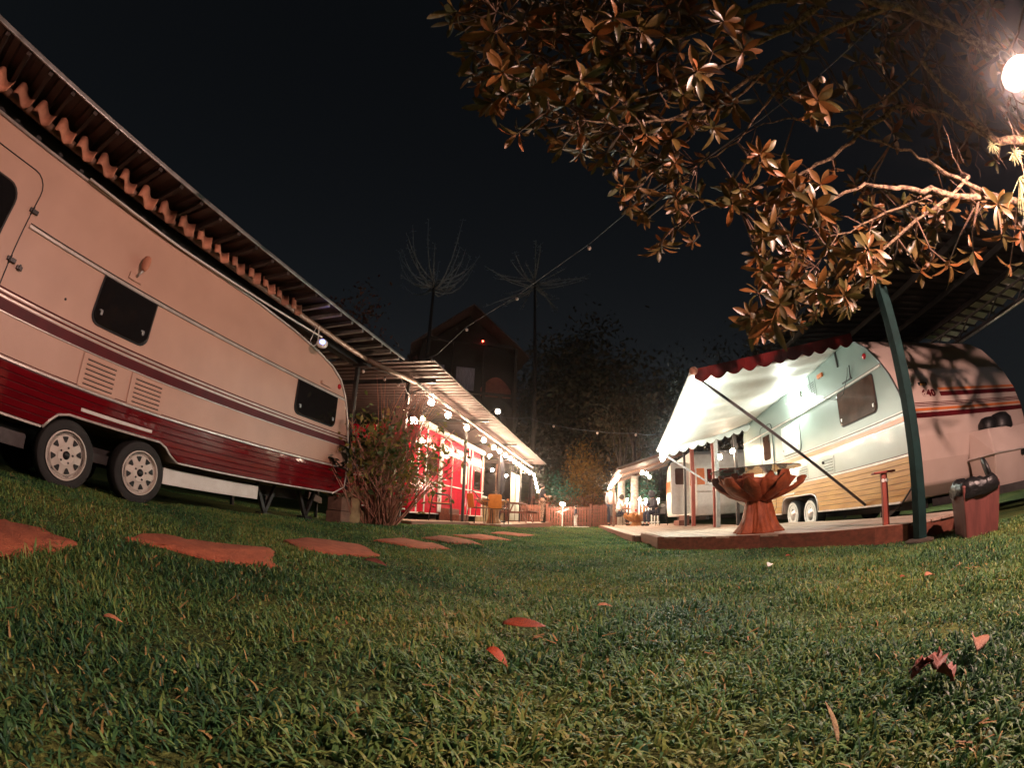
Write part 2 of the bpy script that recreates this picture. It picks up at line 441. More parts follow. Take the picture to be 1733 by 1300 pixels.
ys = np.concatenate([np.linspace(-40, -6, 13)[:-1], np.linspace(-6, 30, 145), np.linspace(30, 90, 40)[1:]])
lawn = grid_mesh('ground', xs, ys, terrain, M['turf'])
tag(lawn, 'green lawn rising gently to the wooded slope', kind='structure')

# stepping stones (red flagstones in the lawn)
stone_px = [[(-70, 893), (10, 890), (70, 902), (138, 926), (95, 938), (0, 950), (-110, 945)],
            [(212, 916), (262, 908), (330, 919), (458, 931), (464, 962), (415, 959), (300, 936)],
            [(482, 917), (520, 914), (608, 924), (646, 943), (585, 942), (507, 933)],
            [(634, 917), (682, 914), (735, 922), (762, 931), (700, 929)],
            [(715, 912), (752, 909), (795, 916), (818, 924), (770, 922)],
            [(768, 907), (806, 906), (845, 911), (868, 916), (815, 915)],
            [(830, 904), (866, 903), (905, 907), (880, 909)]]
stone_names = ['red flagstone cut by the left picture edge in the lawn', 'largest red flagstone, second along the path from the left', 'red flagstone in the lawn, third along the path', 'red flagstone in the lawn, fourth along the path', 'red flagstone in the lawn, fifth along the path', 'red flagstone in the lawn, sixth along the path', 'farthest red flagstone, at the end of the path']
stone_polys = []
for k, poly in enumerate(stone_px):
    P = [pixg(*p) for p in poly]
    # subdivide the outline and make it ragged
    Q = []
    for i, p in enumerate(P):
        q = P[(i + 1) % len(P)]
        for t in (0, .25, .5, .75):
            w = p.lerp(q, t); Q.append(w + Vector((rnd.uniform(-.02, .02), rnd.uniform(-.02, .02), 0)))
    c = sum(Q, Vector()) / len(Q); zc = float(gz(c.x, c.y))
    stone_polys.append([(q.x, q.y) for q in Q])
    mb = MB()
    n = len(Q)
    top = [(q.x - c.x, q.y - c.y, float(gz(q.x, q.y)) - zc + .014 + rnd.uniform(-.004, .004)) for q in Q]
    inn = [((x * .93), (y * .93), z + .008) for x, y, z in top]
    bot = [(x * 1.02, y * 1.02, z - .11) for x, y, z in top]
    mb.add(bot + top + inn + [(0, 0, .022)], [(i, (i + 1) % n, n + (i + 1) % n, n + i) for i in range(n)] + [(n + i, n + (i + 1) % n, 2 * n + (i + 1) % n, 2 * n + i) for i in range(n)] + [(2 * n + i, 2 * n + (i + 1) % n, 3 * n) for i in range(n)])
    o = mb.build('flagstone', M['stone'], smooth=True, loc=(c.x, c.y, zc), sharp=40)
    tag(o, stone_names[k], 'flagstone', 'red flagstones of the lawn path')

def inside(poly, x, y):
    r = np.zeros(x.shape, bool)
    for i in range(len(poly)):
        x1, y1 = poly[i]; x2, y2 = poly[(i + 1) % len(poly)]
        c = ((y1 > y) != (y2 > y)) & (x < (x2 - x1) * (y - y1) / (y2 - y1 + 1e-12) + x1)
        r ^= c
    return r
DECK_R = [RF(6.27, -1.0), RF(5.1, -2.05), RF(3.8, -2.8), RF(3.5, -3.0), RF(3.5, -4.0), RF(8.3, -4.0), RF(8.3, -1.0)]

# grass blades, one mass
def grass():
    g = np.random.default_rng(3)
    def pts(n, r0, r1, a0, a1):
        r = np.sqrt(g.uniform(r0 * r0, r1 * r1, n)); a = np.radians(g.uniform(a0, a1, n))
        return np.stack([r * np.sin(a), r * np.cos(a)], 1)
    sets = [(pts(98000, .35, 2.4, -88, 88), (.028, .066), (.0030, .0064), 3),
            (pts(190000, 2.4, 5.2, -82, 82), (.022, .044), (.0036, .0065), 2),
            (pts(150000, 5.2, 12, -50, 45), (.024, .045), (.007, .013), 1),
            (pts(60000, 12, 23, -22, 22), (.022, .04), (.012, .02), 1)]
    V, F, T = [], [], []; off = 0
    for P, hl, wl, seg in sets:
        x, y = P[:, 0], P[:, 1]
        s = x * math.sin(YL) + y * math.cos(YL); l = -x * math.cos(YL) + y * math.sin(YL)
        sr = x * math.sin(YR) + y * math.cos(YR); lr = -x * math.cos(YR) + y * math.sin(YR)
        keep = ~((l > 4.25) & (s > -3) & (s < 6)) & ~((l > 4.0) & (s > 8) & (s < 11.6)) & ~((l > 3.1) & (s > 11.4) & (s < 21.6))
        keep &= ~((lr < -.75) & (sr > 8.3)) & ~((lr < -4.4) & (sr > 4.2)) & (np.hypot(x, y) < 22)
        keep &= ~inside([(p.x, p.y) for p in DECK_R], x, y)
        for poly in stone_polys: 
            c = np.mean(np.array(poly), 0)
            keep &= ~inside([tuple(c + (np.array(q) - c) * .86) for q in poly], x, y)
        # patchy density
        dn = .5 + .5 * np.sin(x * 7.3 + 2 * np.sin(y * 5.1)) * np.sin(y * 6.1 + 1.7 * np.sin(x * 4.3))
        keep &= g.uniform(0, 1, len(x)) < (.30 + .70 * dn if seg == 3 else .5 + .5 * dn)
        x, y = x[keep], y[keep]; n = len(x); dn = dn[keep]
        z = gz(x, y) - .004
        ln = g.uniform(*hl, n) * (.65 + .6 * dn); w = g.uniform(*wl, n); wide = g.uniform(0, 1, n) < .16; w[wide] *= 1.9; ln[wide] *= .8
        az = g.uniform(0, 2 * np.pi, n); lean = g.uniform(.15, 1.25, n); curl = g.uniform(.1, 1.1, n)
        tone = np.clip(.28 + .22 * np.sin(x * 3.1 + 1.1 * np.sin(y * 2.3)) * np.sin(y * 2.7) + g.normal(0, .20, n), 0, .88)
        dry = g.uniform(0, 1, n) < .035; tone[dry] = 1
        dx, dy = np.cos(az), np.sin(az); px, py = -dy, dx
        rows = []
        cx, cy_, cz = x.copy(), y.copy(), z.copy(); ang = lean * .4
        for k in range(seg + 1):
            t = k / (seg + 1)
            ww = w * (1 if k == 0 else (1.15 if t < .5 else .8)) * .5
            rows.append((cx - px * ww, cy_ - py * ww, cz)); rows.append((cx + px * ww, cy_ + py * ww, cz))
            st = ln / (seg + 1)
            cx = cx + dx * st * np.sin(ang); cy_ = cy_ + dy * st * np.sin(ang); cz = cz + st * np.cos(ang)
            ang = ang + lean * .5 + curl * .35
        rows.append((cx, cy_, np.maximum(cz, z + .004)))
        nv = len(rows)
        v = np.stack([np.stack(r, 1) for r in rows], 1).reshape(-1, 3)
        base = (np.arange(n) * nv + off)[:, None]
        for k in range(seg):
            F.append(base + np.array([[2 * k, 2 * k + 1, 2 * k + 3]])); F.append(base + np.array([[2 * k, 2 * k + 3, 2 * k + 2]]))
        F.append(base + np.array([[2 * seg, 2 * seg + 1, 2 * seg + 2]]))
        V.append(v); T.append(np.repeat(tone, nv)); off += len(v)
    tri_mesh('grass', np.concatenate(V), np.concatenate(F), np.concatenate(T), M['grass'], kind='stuff', label='thick green lawn grass with dry blades')
def tri_mesh(name, v, f, tone, mat, parent=None, kind=None, label=None):
    me = bpy.data.meshes.new(name)
    k = f.shape[1]
    me.vertices.add(len(v)); me.vertices.foreach_set('co', np.ascontiguousarray(v, np.float32).ravel())
    me.loops.add(f.size); me.loops.foreach_set('vertex_index', np.ascontiguousarray(f, np.int32).ravel())
    me.polygons.add(len(f)); me.polygons.foreach_set('loop_start', np.arange(0, f.size, k, dtype=np.int32))
    me.update(calc_edges=True)
    a = me.attributes.new('tone', 'FLOAT', 'POINT'); a.data.foreach_set('value', np.ascontiguousarray(tone, np.float32))
    me.materials.append(mat)
    o = bpy.data.objects.new(name, me); COL.objects.link(o)
    if parent is not None: o.parent = parent
    if kind: o['kind'] = kind
    if label: o['label'] = label
    return o
grass()

# ---------------------------------------------------------------- foliage
def leaf_cloud(blobs, n, size, seed, droop=.3):
    """leaf-shaped faces spread in clumps through blobs [(centre, radii)]; returns v, f, tone"""
    g = np.random.default_rng(seed)
    vol = np.array([r[0] * r[1] * r[2] for c, r in blobs]); pick = g.choice(len(blobs), n, p=vol / vol.sum())
    C = np.array([c for c, r in blobs])[pick]; Rr = np.array([r for c, r in blobs])[pick]
    d = g.normal(size=(n, 3)); d /= np.linalg.norm(d, axis=1)[:, None]
    rad = g.uniform(.25, 1, n) ** .45
    # clumping: snap towards random twig centres
    p = C + d * Rr * rad[:, None]
    nc = max(n // 14, 4); cc = p[g.choice(n, nc)]
    who = g.integers(0, nc, n)
    p = cc[who] + g.normal(size=(n, 3)) * size * 1.7
    ln = size * g.uniform(.6, 1.3, n); w = ln * g.uniform(.35, .55, n)
    a = g.normal(size=(n, 3)); a[:, 2] -= droop; a /= np.linalg.norm(a, axis=1)[:, None]
    b = np.cross(a, g.normal(size=(n, 3))); b /= np.linalg.norm(b, axis=1)[:, None]
    v = np.stack([p, p + a * (ln * .5)[:, None] + b * (w * .5)[:, None], p + a * ln[:, None], p + a * (ln * .5)[:, None] - b * (w * .5)[:, None]], 1).reshape(-1, 3)
    f = np.arange(4 * n).reshape(n, 4)
    return v, f, np.repeat(np.clip(g.uniform(0, 1, n) * .7 + .3 * g.uniform(0, 1, nc)[who], 0, 1), 4)
def tree(name, label, loc, h, blobs, n, size, mat, seed, trunk_r=.18, group=None, cat='tree', lean=(0, 0), tmat=None):
    t = thing(name, label, cat, loc, 0, group)
    rr = random.Random(seed)
    cz = min(c[2] for c, r in blobs)
    top = max(c[2] for c, r in blobs)
    mb = MB()
    P = [Vector((lean[0] * i / 6 + rr.uniform(-.1, .1) * h * .03, lean[1] * i / 6, top * i / 6 - .15)) for i in range(7)]
    mb.tube(P, [trunk_r * (1 - .75 * i / 6) for i in range(7)], 8, jit=.08, rr=rr)
    for c, r in blobs:
        k = rr.randint(2, 4); a = P[k]; c = Vector(c)
        mb.tube([a, a.lerp(c, .5) + Vector((0, 0, r[2] * .15)), c], [trunk_r * .4, trunk_r * .25, trunk_r * .1], 6)
    mb.build('trunk', tmat or M['bark_d'], t, smooth=True)
    v, f, tn = leaf_cloud(blobs, n, size, seed)
    c = tri_mesh('crown', v, f, tn, mat, t)
    return t
def blobs(rr, n, R0, z0, z1, rx):
    out = []
    for i in range(n):
        z = z0 + (z1 - z0) * (i + .5) / n
        k = math.sin(math.pi * (.18 + .7 * (i + .5) / n))
        a = rr.uniform(0, 6.28); q = rr.uniform(.1, .6) * R0 * k
        out.append(((q * math.cos(a), q * math.sin(a), z), (rx * k * rr.uniform(.7, 1.2), rx * k * rr.uniform(.7, 1.2), rx * .7 * rr.uniform(.6, 1.0))))
    return out

# ---------------------------------------------------------------- caravan pieces
def rrect(x0, x1, z0, z1, r, n=5, top=True, bot=True):
    p = []
    def arc(cx, cz, a0):
        for i in range(n + 1):
            a = a0 + (math.pi / 2) * i / n
            p.append((cx + r * math.cos(a), cz + r * math.sin(a)))
    if top: arc(x1 - r, z1 - r, 0); arc(x0 + r, z1 - r, math.pi / 2)
    else: p += [(x1, z1), (x0, z1)]
    if bot: arc(x0 + r, z0 + r, math.pi); arc(x1 - r, z0 + r, 1.5 * math.pi)
    else: p += [(x0, z0), (x1, z0)]
    return p
def wheel(parent, x, z, o, r, style, depth=.2):
    """o: outward sign on y; wheel face at y = o*0.01 recessed"""
    w = thing('wheel', None, None, (x, 0, z)); w.parent = parent
    y1 = -o * .03; y0 = y1 - o * depth
    rr = r * .70
    prof = [(rr * .96, y0), (r * .93, y0), (r, y0 + o * .03), (r, y1 - o * .035), (r * .965, y1 - o * .012), (r * .86, y1), (rr * 1.04, y1 - o * .006), (rr * .98, y1 - o * .02)]
    MB().lathe(prof, 40, axis='y').build('tyre', M['rubber'], w, smooth=True, sharp=35)
    if style == 'spoke':
        rim = MB()
        rim.lathe([(rr * .99, y1 - o * .02), (rr * 1.0, y1 + o * .006), (rr * .95, y1 + o * .008), (rr * .90, y1 - o * .03), (rr * .84, y1 - o * .035), (rr * .78, y1 - o * .012), (rr * .45, y1 - o * .004), (rr * .40, y1 + o * .004), (rr * .19, y1 + o * .004), (.001, y1 + o * .004)], 40, axis='y')
        ro = rim.build('rim', M['rimw'], w, smooth=True, sharp=35)
        for k in range(8):
            a = 2 * math.pi * (k + .25) / 8
            def q(rad, da): return (rad * math.cos(a + da), rad * math.sin(a + da))
            tri = [q(rr * .50, 0), q(rr * .53, .09), q(rr * .73, .19), q(rr * .745, .12), q(rr * .745, -.12), q(rr * .73, -.19), q(rr * .53, -.09)]
            MB().prism(tri, 'y', y1 - o * .02, y1 + o * .0015).build('dark_slot', M['black'], ro)  # black plate for the dark of a wheel hole
        MB().lathe([(.001, y1 + o * .018), (rr * .15, y1 + o * .016), (rr * .19, y1 - o * .002)], 20, axis='y').build('hub', M['black'], ro, smooth=True)
        for k in range(5):
            a = 2 * math.pi * (k + .1) / 5
            MB().lathe([(.001, y1 + o * .014), (.009, y1 + o * .013), (.011, y1)], 8, c=(rr * .31 * math.cos(a), 0, rr * .31 * math.sin(a)), axis='y').build('bolt', M['steel_dk'], ro)
    else:
        MB().lathe([(rr * 1.02, y1 - o * .004), (rr * 1.16, y1 + o * .004), (rr * 1.24, y1 + o * .003), (rr * 1.25, y1 - o * .006)], 40, axis='y').build('whitewall', M['white_pl'], w, smooth=True)
        ro = MB().lathe([(rr * 1.0, y1 - o * .02), (rr * .98, y1 + o * .004), (rr * .9, y1 - o * .02), (rr * .78, y1 - o * .03), (rr * .6, y1 - o * .006), (rr * .42, y1 + o * .012), (rr * .25, y1 + o * .022), (.001, y1 + o * .024)], 40, axis='y').build('rim', M['alu'], w, smooth=True, sharp=40)
        for k in range(16):
            a = 2 * math.pi * k / 16
            MB().ball((rr * .72 * math.cos(a), y1 - o * .02, rr * .72 * math.sin(a)), .016, 8, 6).build('dark_slot', M['black'], ro)  # black ball for the dark of a hole
    return w
def window(parent, x0, x1, z0, z1, o, mat, rt=.02, rb=.09, name='window', latch=True, frame=None):
    p = []
    # squarer top, rounder bottom
    for (cx, cz, r, a0) in ((x1 - rt, z1 - rt, rt, 0), (x0 + rt, z1 - rt, rt, .5), (x0 + rb, z0 + rb, rb, 1), (x1 - rb, z0 + rb, rb, 1.5)):
        for i in range(6):
            a = math.pi * a0 + math.pi / 2 * i / 5
            p.append((cx + r * math.cos(a), cz + r * math.sin(a)))
    cx, cz = (x0 + x1) / 2, (z0 + z1) / 2
    big = [(cx + (x - cx) * (1 + .03 / (x1 - x0)), cz + (z - cz) * (1 + .03 / (z1 - z0))) for x, z in p]
    f = MB().prism(big, 'y', o * .001, o * .014).build(name, frame or M['black'], parent, bevel=.003)
    MB().prism(p, 'y', o * .010, o * .030).build('pane', mat, f, smooth=False, bevel=.012, seg=3)
    if latch:
        for xx in (x0 + .07, x1 - .07):
            mb = MB(); mb.box(xx - .012, xx + .012, o * .030, o * .042, z0 + .075, z0 + .115); mb.box(xx - .03, xx + .006, o * .036, o * .046, z0 + .105, z0 + .12)
            mb.build('latch', M['alu'], f, bevel=.003)
    return f
def strip(parent, name, x0, x1, z, h, o, mat, d=.012, y=0.001):
    return MB().box(x0, x1, o * y, o * (y + d), z - h / 2, z + h / 2).build(name, mat, parent, bevel=min(h, d) * .3)
def vent(parent, x0, x1, z0, z1, o, mat, n=6):
    v = MB().prism(rrect(x0, x1, z0, z1, .015), 'y', o * .001, o * .012).build('vent', mat, parent, bevel=.003)
    for k in range(n):
        z = z0 + (z1 - z0) * (k + 1) / (n + 1)
        MB().add([(x0 + .05, o * .0125, z + .006), (x1 - .05, o * .0125, z + .006), (x1 - .05, o * .013, z - .004), (x0 + .05, o * .013, z - .004), (x0 + .05, o * .022, z - .006), (x1 - .05, o * .022, z - .006)], [(0, 1, 5, 4), (4, 5, 2, 3), (0, 4, 3), (1, 2, 5), (0, 3, 2, 1)]).build('slat', mat, v)
        MB().box(x0 + .05, x1 - .05, o * .0115, o * .0135, z - .014, z - .005).build('dark_slot', M['black'], v)
    return v
def planks(parent, mat, x0, x1, z0, z1, n, o, cut=None, gap=.006, name='plank', y=.001, d=.012):
    """horizontal boards; cut(z) gives None or (xa, xb) of the wheel arch at that height"""
    h = (z1 - z0) / n
    for k in range(n):
        a, b = z0 + k * h + gap / 2, z0 + (k + 1) * h - gap / 2
        spans = [((x0, x0), (x1, x1))]
        if cut and cut(a):
            ca, cb = cut(a), cut(b) or (lambda m_: (m_, m_))(sum(cut(a)) / 2)
            spans = [((x0, x0), (ca[0], cb[0])), ((ca[1], cb[1]), (x1, x1))]
        for (l0, l1), (r0, r1) in spans:
            MB().prism([(l0, a), (r0, a), (r1, b), (l1, b)], 'y', o * y, o * (y + d)).build(name, mat, parent, bevel=.003)

# ---------------------------------------------------------------- big cream and maroon caravan on the left
B = .18
cv = thing('caravan', 'big cream caravan with maroon lower boards and white wheels', 'caravan', LF(0, 3.87, B), ROTL)
Z = lambda z: z - B
LX0 = -1.9
top_prof = [(5.15, Z(.62)), (5.42, Z(.74)), (5.47, Z(1.0)), (5.42, Z(1.45)), (5.33, Z(1.8)), (5.22, Z(2.06)), (5.06, Z(2.26)), (4.82, Z(2.38)), (4.45, Z(2.47)), (3.9, Z(2.55)), (3.2, Z(2.60)), (2.0, Z(2.62)), (LX0, Z(2.62))]
arch = [(2.52, Z(.62)), (2.42, Z(.68)), (2.36, Z(.74)), (2.28, Z(.775)), (1.30, Z(.775)), (1.20, Z(.75)), (1.13, Z(.69)), (1.07, Z(.62))]
body = MB().prism([(LX0, Z(.62))] + arch[::-1] + top_prof, 'y', 0, 2.2).build('body', M['cream'], cv, bevel=.025, seg=3)
o = -1
def lcut(z):
    z += B
    if z > .765: return None
    return (1.05 + (max(z, .62) - .62) / .155 * .2, 2.54 - (max(z, .62) - .62) / .155 * .22)
MB().prism([(LX0, Z(.63))] + [(x, z + .008) for x, z in arch[::-1]] + [(5.40, Z(.63)), (5.44, Z(.99)), (LX0, Z(.99))], 'y', o * .001, o * .006).build('groove_backing', M['maroon'], cv)
planks(cv, M['red'], LX0, 5.43, Z(.635), Z(.985), 6, o, lcut, y=.0065)
strip(cv, 'moulding', LX0, 5.46, Z(1.003), .022, o, M['trim'], .02)
strip(cv, 'moulding', LX0, 1.06, Z(.622), .02, o, M['trim'], .02)
strip(cv, 'moulding', 2.53, 5.18, Z(.622), .02, o, M['trim'], .02)
strip(cv, 'moulding', LX0, 5.46, Z(1.025), .007, o, M['maroon'], .006)
am = MB().tube([(x, o * .012, z) for x, z in arch], .012, 8).build('arch_moulding', M['trim'], cv, smooth=True)
strip(cv, 'stripe', LX0, 5.42, Z(1.355), .09, o, M['maroon'], .004)
strip(cv, 'moulding', LX0, 5.42, Z(1.309), .012, o, M['trim'], .012)
for k, zz in enumerate((1.412, 1.432, 1.452, 1.470)):
    strip(cv, 'pinstripe', LX0, 5.40, Z(zz), .012, o, (M['trim'], M['maroon'], M['trim'], M['maroon'])[k], .006)
strip(cv, 'rail', .40, 5.26, Z(1.985), .03, o, M['trim'], .022)
strip(cv, 'rail', .40, 5.26, Z(2.012), .008, o, M['black'], .008)
MB().tube([(x, o * .012, z - .012) for x, z in top_prof], .015, 6).build('edge_moulding', M['trim'], cv, smooth=True)
window(cv, 1.28, 1.90, Z(1.555), Z(1.965), o, M['glass_dk'])
window(cv, 4.17, 5.04, Z(1.54), Z(1.965), o, M['glass_dk'])
vent(cv, 1.31, 1.72, Z(1.02), Z(1.30), o, M['cream']); vent(cv, 1.84, 2.25, Z(1.02), Z(1.30), o, M['cream'])
strip(cv, 'reflector_strip', 1.40, 2.17, Z(.845), .028, o, M['white_pl'], .012, .013)
# door at the left edge
dr = MB().prism(rrect(-.62, .36, Z(.66), Z(2.40), .16), 'y', o * .001, o * .010).build('door', M['cream'], cv, bevel=.004)
MB().tube([(x, o * .012, z) for x, z in rrect(-.62, .36, Z(.66), Z(2.40), .16)] + [(.36, o * .012, Z(2.24))], .006, 6).build('seal', M['black'], dr)
window(dr, -.45, .17, Z(1.62), Z(2.2), o, M['glass_dk'], rt=.14, rb=.14, name='door_window', latch=False)
for zz in (2.10, 1.68, 1.2):
    mb = MB(); mb.box(.33, .42, o * .011, o * .035, Z(zz) - .016, Z(zz) + .016); mb.tube([(.36, o * .036, Z(zz) - .03), (.36, o * .036, Z(zz) + .03)], .010, 8)
    mb.build('hinge', M['steel_dk'], dr, bevel=.003)
mb = MB(); mb.box(.44, .50, o * .001, o * .03, Z(1.64), Z(1.67)); mb.box(.46, .48, o * .02, o * .05, Z(1.635), Z(1.675)); mb.build('catch', M['steel_dk'], cv, bevel=.003)
MB().ball((.98, o * .004, Z(1.62)), .012, 8, 6).build('screw_cap', M['black'], cv)
# bullet lamp over the first window
lm = MB().box(1.50, 1.66, o * .001, o * .02, Z(2.055), Z(2.125)).build('lamp', M['cream'], cv, bevel=.006)
MB().tube([(1.58, o * .02, Z(2.1)), (1.58, o * .06, Z(2.12)), (1.60, o * .075, Z(2.17))], .012, 8).build('arm', M['trim'], lm, smooth=True)
MB().lathe([(.001, -.075), (.022, -.07), (.036, -.045), (.042, -.01), (.042, .03), (.034, .06), (.012, .075), (.001, .077)], 16, c=(1.60, o * .08, Z(2.23))).build('shade', M['terra'], lm, smooth=True)
MB().box(4.62, 4.84, o * .001, o * .03, Z(2.05), Z(2.10)).build('awning_lamp', M['cream'], cv, bevel=.008)
MB().lathe([(.04, 0), (.038, .012), (.02, .024), (.001, .027)], 14, c=(5.06, 0, Z(2.14)), axis='y').build('side_light', M['lens_red'], cv, smooth=True).matrix_local = Matrix.Translation((5.06, 0, Z(2.14))) @ Matrix.Rotation(math.pi, 4, 'Z') @ Matrix.Translation((-5.06, 0, -Z(2.14)))
wheel(cv, 1.35, Z(.46), o, .285, 'spoke'); wheel(cv, 2.13, Z(.46), o, .285, 'spoke')
mb = MB()
mb.box(LX0, 5.0, .55, .65, Z(.46), Z(.60)); mb.box(LX0, 5.0, 1.55, 1.65, Z(.46), Z(.60)); mb.box(LX0, 1.0, .25, .33, Z(.42), Z(.56)); mb.box(1.55, 1.95, .22, .30, Z(.46), Z(.54))
mb.tube([(1.35, .2, Z(.46)), (1.35, 2.0, Z(.46))], .035, 8); mb.tube([(2.13, .2, Z(.46)), (2.13, 2.0, Z(.46))], .035, 8)
mb.build('chassis', M['steel_dk'], cv)
MB().box(2.5, 3.9, .20, .24, Z(.40), Z(.56)).build('side_step', M['white_pl'], cv, bevel=.005)
for xx in (4.1, 4.95):
    mb = MB(); mb.bar((xx, .45, Z(.6)), (xx + .18, .45, Z(.24)), .05); mb.bar((xx + .36, .45, Z(.6)), (xx + .18, .45, Z(.24)), .05); mb.box(xx + .10, xx + .26, .37, .53, Z(.20), Z(.24))
    mb.build('corner_steady', M['steel_dk'], cv)
mb = MB(); mb.bar((5.2, .5, Z(.56)), (6.3, 1.1, Z(.50)), .06, .1); mb.bar((5.2, 1.7, Z(.56)), (6.3, 1.1, Z(.50)), .06, .1); mb.tube([(6.2, 1.1, Z(.2)), (6.2, 1.1, Z(.8))], .03, 8)
mb.build('tow_bar', M['steel_dk'], cv)
for yy in (2.0,):
    for xx in (1.35, 2.13):
        MB().lathe([(.2, yy - .2), (.285, yy - .2), (.285, yy), (.2, yy)], 28, c=(xx, 0, Z(.46)), axis='y').build('far_tyre', M['rubber'], cv, smooth=True, sharp=40)

# ---------------------------------------------------------------- carport over it with the clay tile row
cp_ = thing('carport', 'long low carport roof with clay tile row above the cream caravan', 'carport', LF(0, 3.3, .2), ROTL)
Z2 = lambda z: z - .2
def roofz(y): return Z2(2.765) + .05 * y
# corrugated sheet: ribs along y (down slope)
def corrugated(x0, x1, y0, y1, zf, pitch=.19, hgt=.028, th=.004, axis='x'):
    mb = MB(); xs_ = []
    n = int((x1 - x0) / pitch)
    top = []
    for k in range(n):
        b = x0 + k * pitch
        for t, h in ((0, 0), (.35, 0), (.45, hgt), (.85, hgt), (.95, 0)):
            top.append((b + t * pitch, h))
    m = len(top)
    vs = []
    for yy in (y0, y1):
        for dz in (0, th):
            for (x, h) in top: vs.append((x, yy, zf(yy) + h + dz) if axis == 'x' else (yy, x, zf(yy) + h + dz))
    fs = []
    for i in range(m - 1):
        fs.append((i, i + 1, 2 * m + i + 1, 2 * m + i)); fs.append((m + i, m + i + 1, 3 * m + i + 1, 3 * m + i)); fs.append((i, i + 1, m + i + 1, m + i)); fs.append((2 * m + i, 2 * m + i + 1, 3 * m + i + 1, 3 * m + i))
    return mb.add(vs, fs)
corrugated(-2.2, 5.86, -.01, 3.2, lambda y: roofz(y) + .05).build('roof_sheet', M['sheet'], cp_)
MB().box(-2.2, 5.88, -.030, -.012, roofz(0) + .03, roofz(0) + .07).build('gutter', M['steel'], cp_, bevel=.006)
k = 0
x = -2.1
while x < 5.85:
    MB().box(x - .02, x + .02, 0.0, 3.1, roofz(0) + .0, roofz(0) + .045).build('rafter', M['beamd'] if x < 3.6 else M['steel'], cp_)
    x += .27
MB().tube([(-2.2, .47, Z2(2.73)), (5.5, .45, Z2(2.71))], .035, 10).build('beam', M['beamw'], cp_, smooth=True)
MB().tube([(5.5, .42, Z2(2.70)), (7.2, .42, Z2(2.86))], .04, 10).build('beam', M['beamw'], cp_, smooth=True)
MB().box(-2.2, 5.8, .62, .70, Z2(2.66), Z2(2.76)).build('purlin', M['steel_dk'], cp_)
MB().tube([(.7, .50, Z2(2.60)), (1.9, .52, Z2(2.585)), (3.2, .50, Z2(2.60)), (4.4, .5, Z2(2.64))], .012, 8).build('conduit', M['white_pl'], cp_, smooth=True)
# clay tiles: S-shaped pantile ends resting on the beam
def pantile():
    mb = MB(); n = 14; w = .212
    pr = []
    for i in range(n + 1):
        t = i / n
        pr.append((t * w, .036 * math.sin(2 * math.pi * t * .98 + .4)))
    vs = []; m = n + 1
    for yy, k in ((-.075, 0), (.06, 1)):
        for dz in (0, .014):
            for x, z in pr: vs.append((x, yy, z + dz + .03 * k))
    fs = []
    for i in range(n):
        fs += [(i, i + 1, 2 * m + i + 1, 2 * m + i), (m + i, m + i + 1, 3 * m + i + 1, 3 * m + i), (i, i + 1, m + i + 1, m + i), (2 * m + i, 2 * m + i + 1, 3 * m + i + 1, 3 * m + i)]
    fs += [(0, m, 3 * m, 2 * m), (n, m + n, 3 * m + n, 2 * m + n)]
    return mb.add(vs, fs)
t0 = None
for k in range(20):
    M4 = Matrix.Translation((-1.45 + k * .262, .385 + rnd.uniform(-.012, .012), Z2(2.715) + rnd.uniform(-.012, .012))) @ Euler((R(62 + rnd.uniform(-9, 9)), R(rnd.uniform(-7, 7)), R(rnd.uniform(-6, 6)))).to_matrix().to_4x4()
    if t0 is None:
        t0 = pantile().build('tile', M['terra'], cp_, smooth=True); t0.matrix_local = M4
    else: inst(t0, cp_, M4)
for (sx, yy, zt) in ((5.6, .66, 2.72), (-1.7, .45, 2.7), (5.4, 3.0, 2.85), (-1.7, 3.0, 2.85)):
    pb = float(gz(*LF(sx, 3.3 + yy)[:2]))
    MB().box(sx - .03, sx + .03, yy - .03, yy + .03, Z2(pb) - .05, Z2(zt)).build('post', M['steel_dk'], cp_, bevel=.004)
mb = MB(); mb.box(5.54, 5.66, .45, .72, Z2(2.62), Z2(2.76)); mb.build('bracket', M['steel_dk'], cp_)
for yy in (.9, 1.8):
    MB().bar((3.6, yy, roofz(yy) - .03), (5.8, yy, roofz(yy) - .03), .05, .06).build('purlin', M['steel_dk'], cp_)

# white round device with the blue ring under the eave
dv = thing('wifi_beacon', 'small white disc with glowing blue ring hung below the eave', 'beacon', LF(4.22, 3.62, 2.46), ROTL)
MB().lathe([(.001, -.03), (.05, -.028), (.075, -.01), (.078, .005), (.06, .02), (.001, .022)], 24, axis='y').build('case', M['white'], dv, smooth=True).rotation_euler = (R(-18), 0, R(-45))
MB().lathe([(.018, -.033), (.022, -.036), (.034, -.036), (.037, -.031)], 24, axis='y').build('ring', M['blue'], dv, smooth=True).rotation_euler = (R(-18), 0, R(-45))
MB().tube([(0, .02, 0), (0, .08, .05), (0, .10, .2), (0, .1, .26)], .008, 8).build('bracket', M['white_pl'], dv, smooth=True)
MB().tube([(-.02, .03, 0), (-.12, .05, -.08), (-.16, .07, -.02), (-.1, .09, .12), (-.05, .1, .24)], .005, 6).build('lead', M['white_pl'], dv, smooth=True)

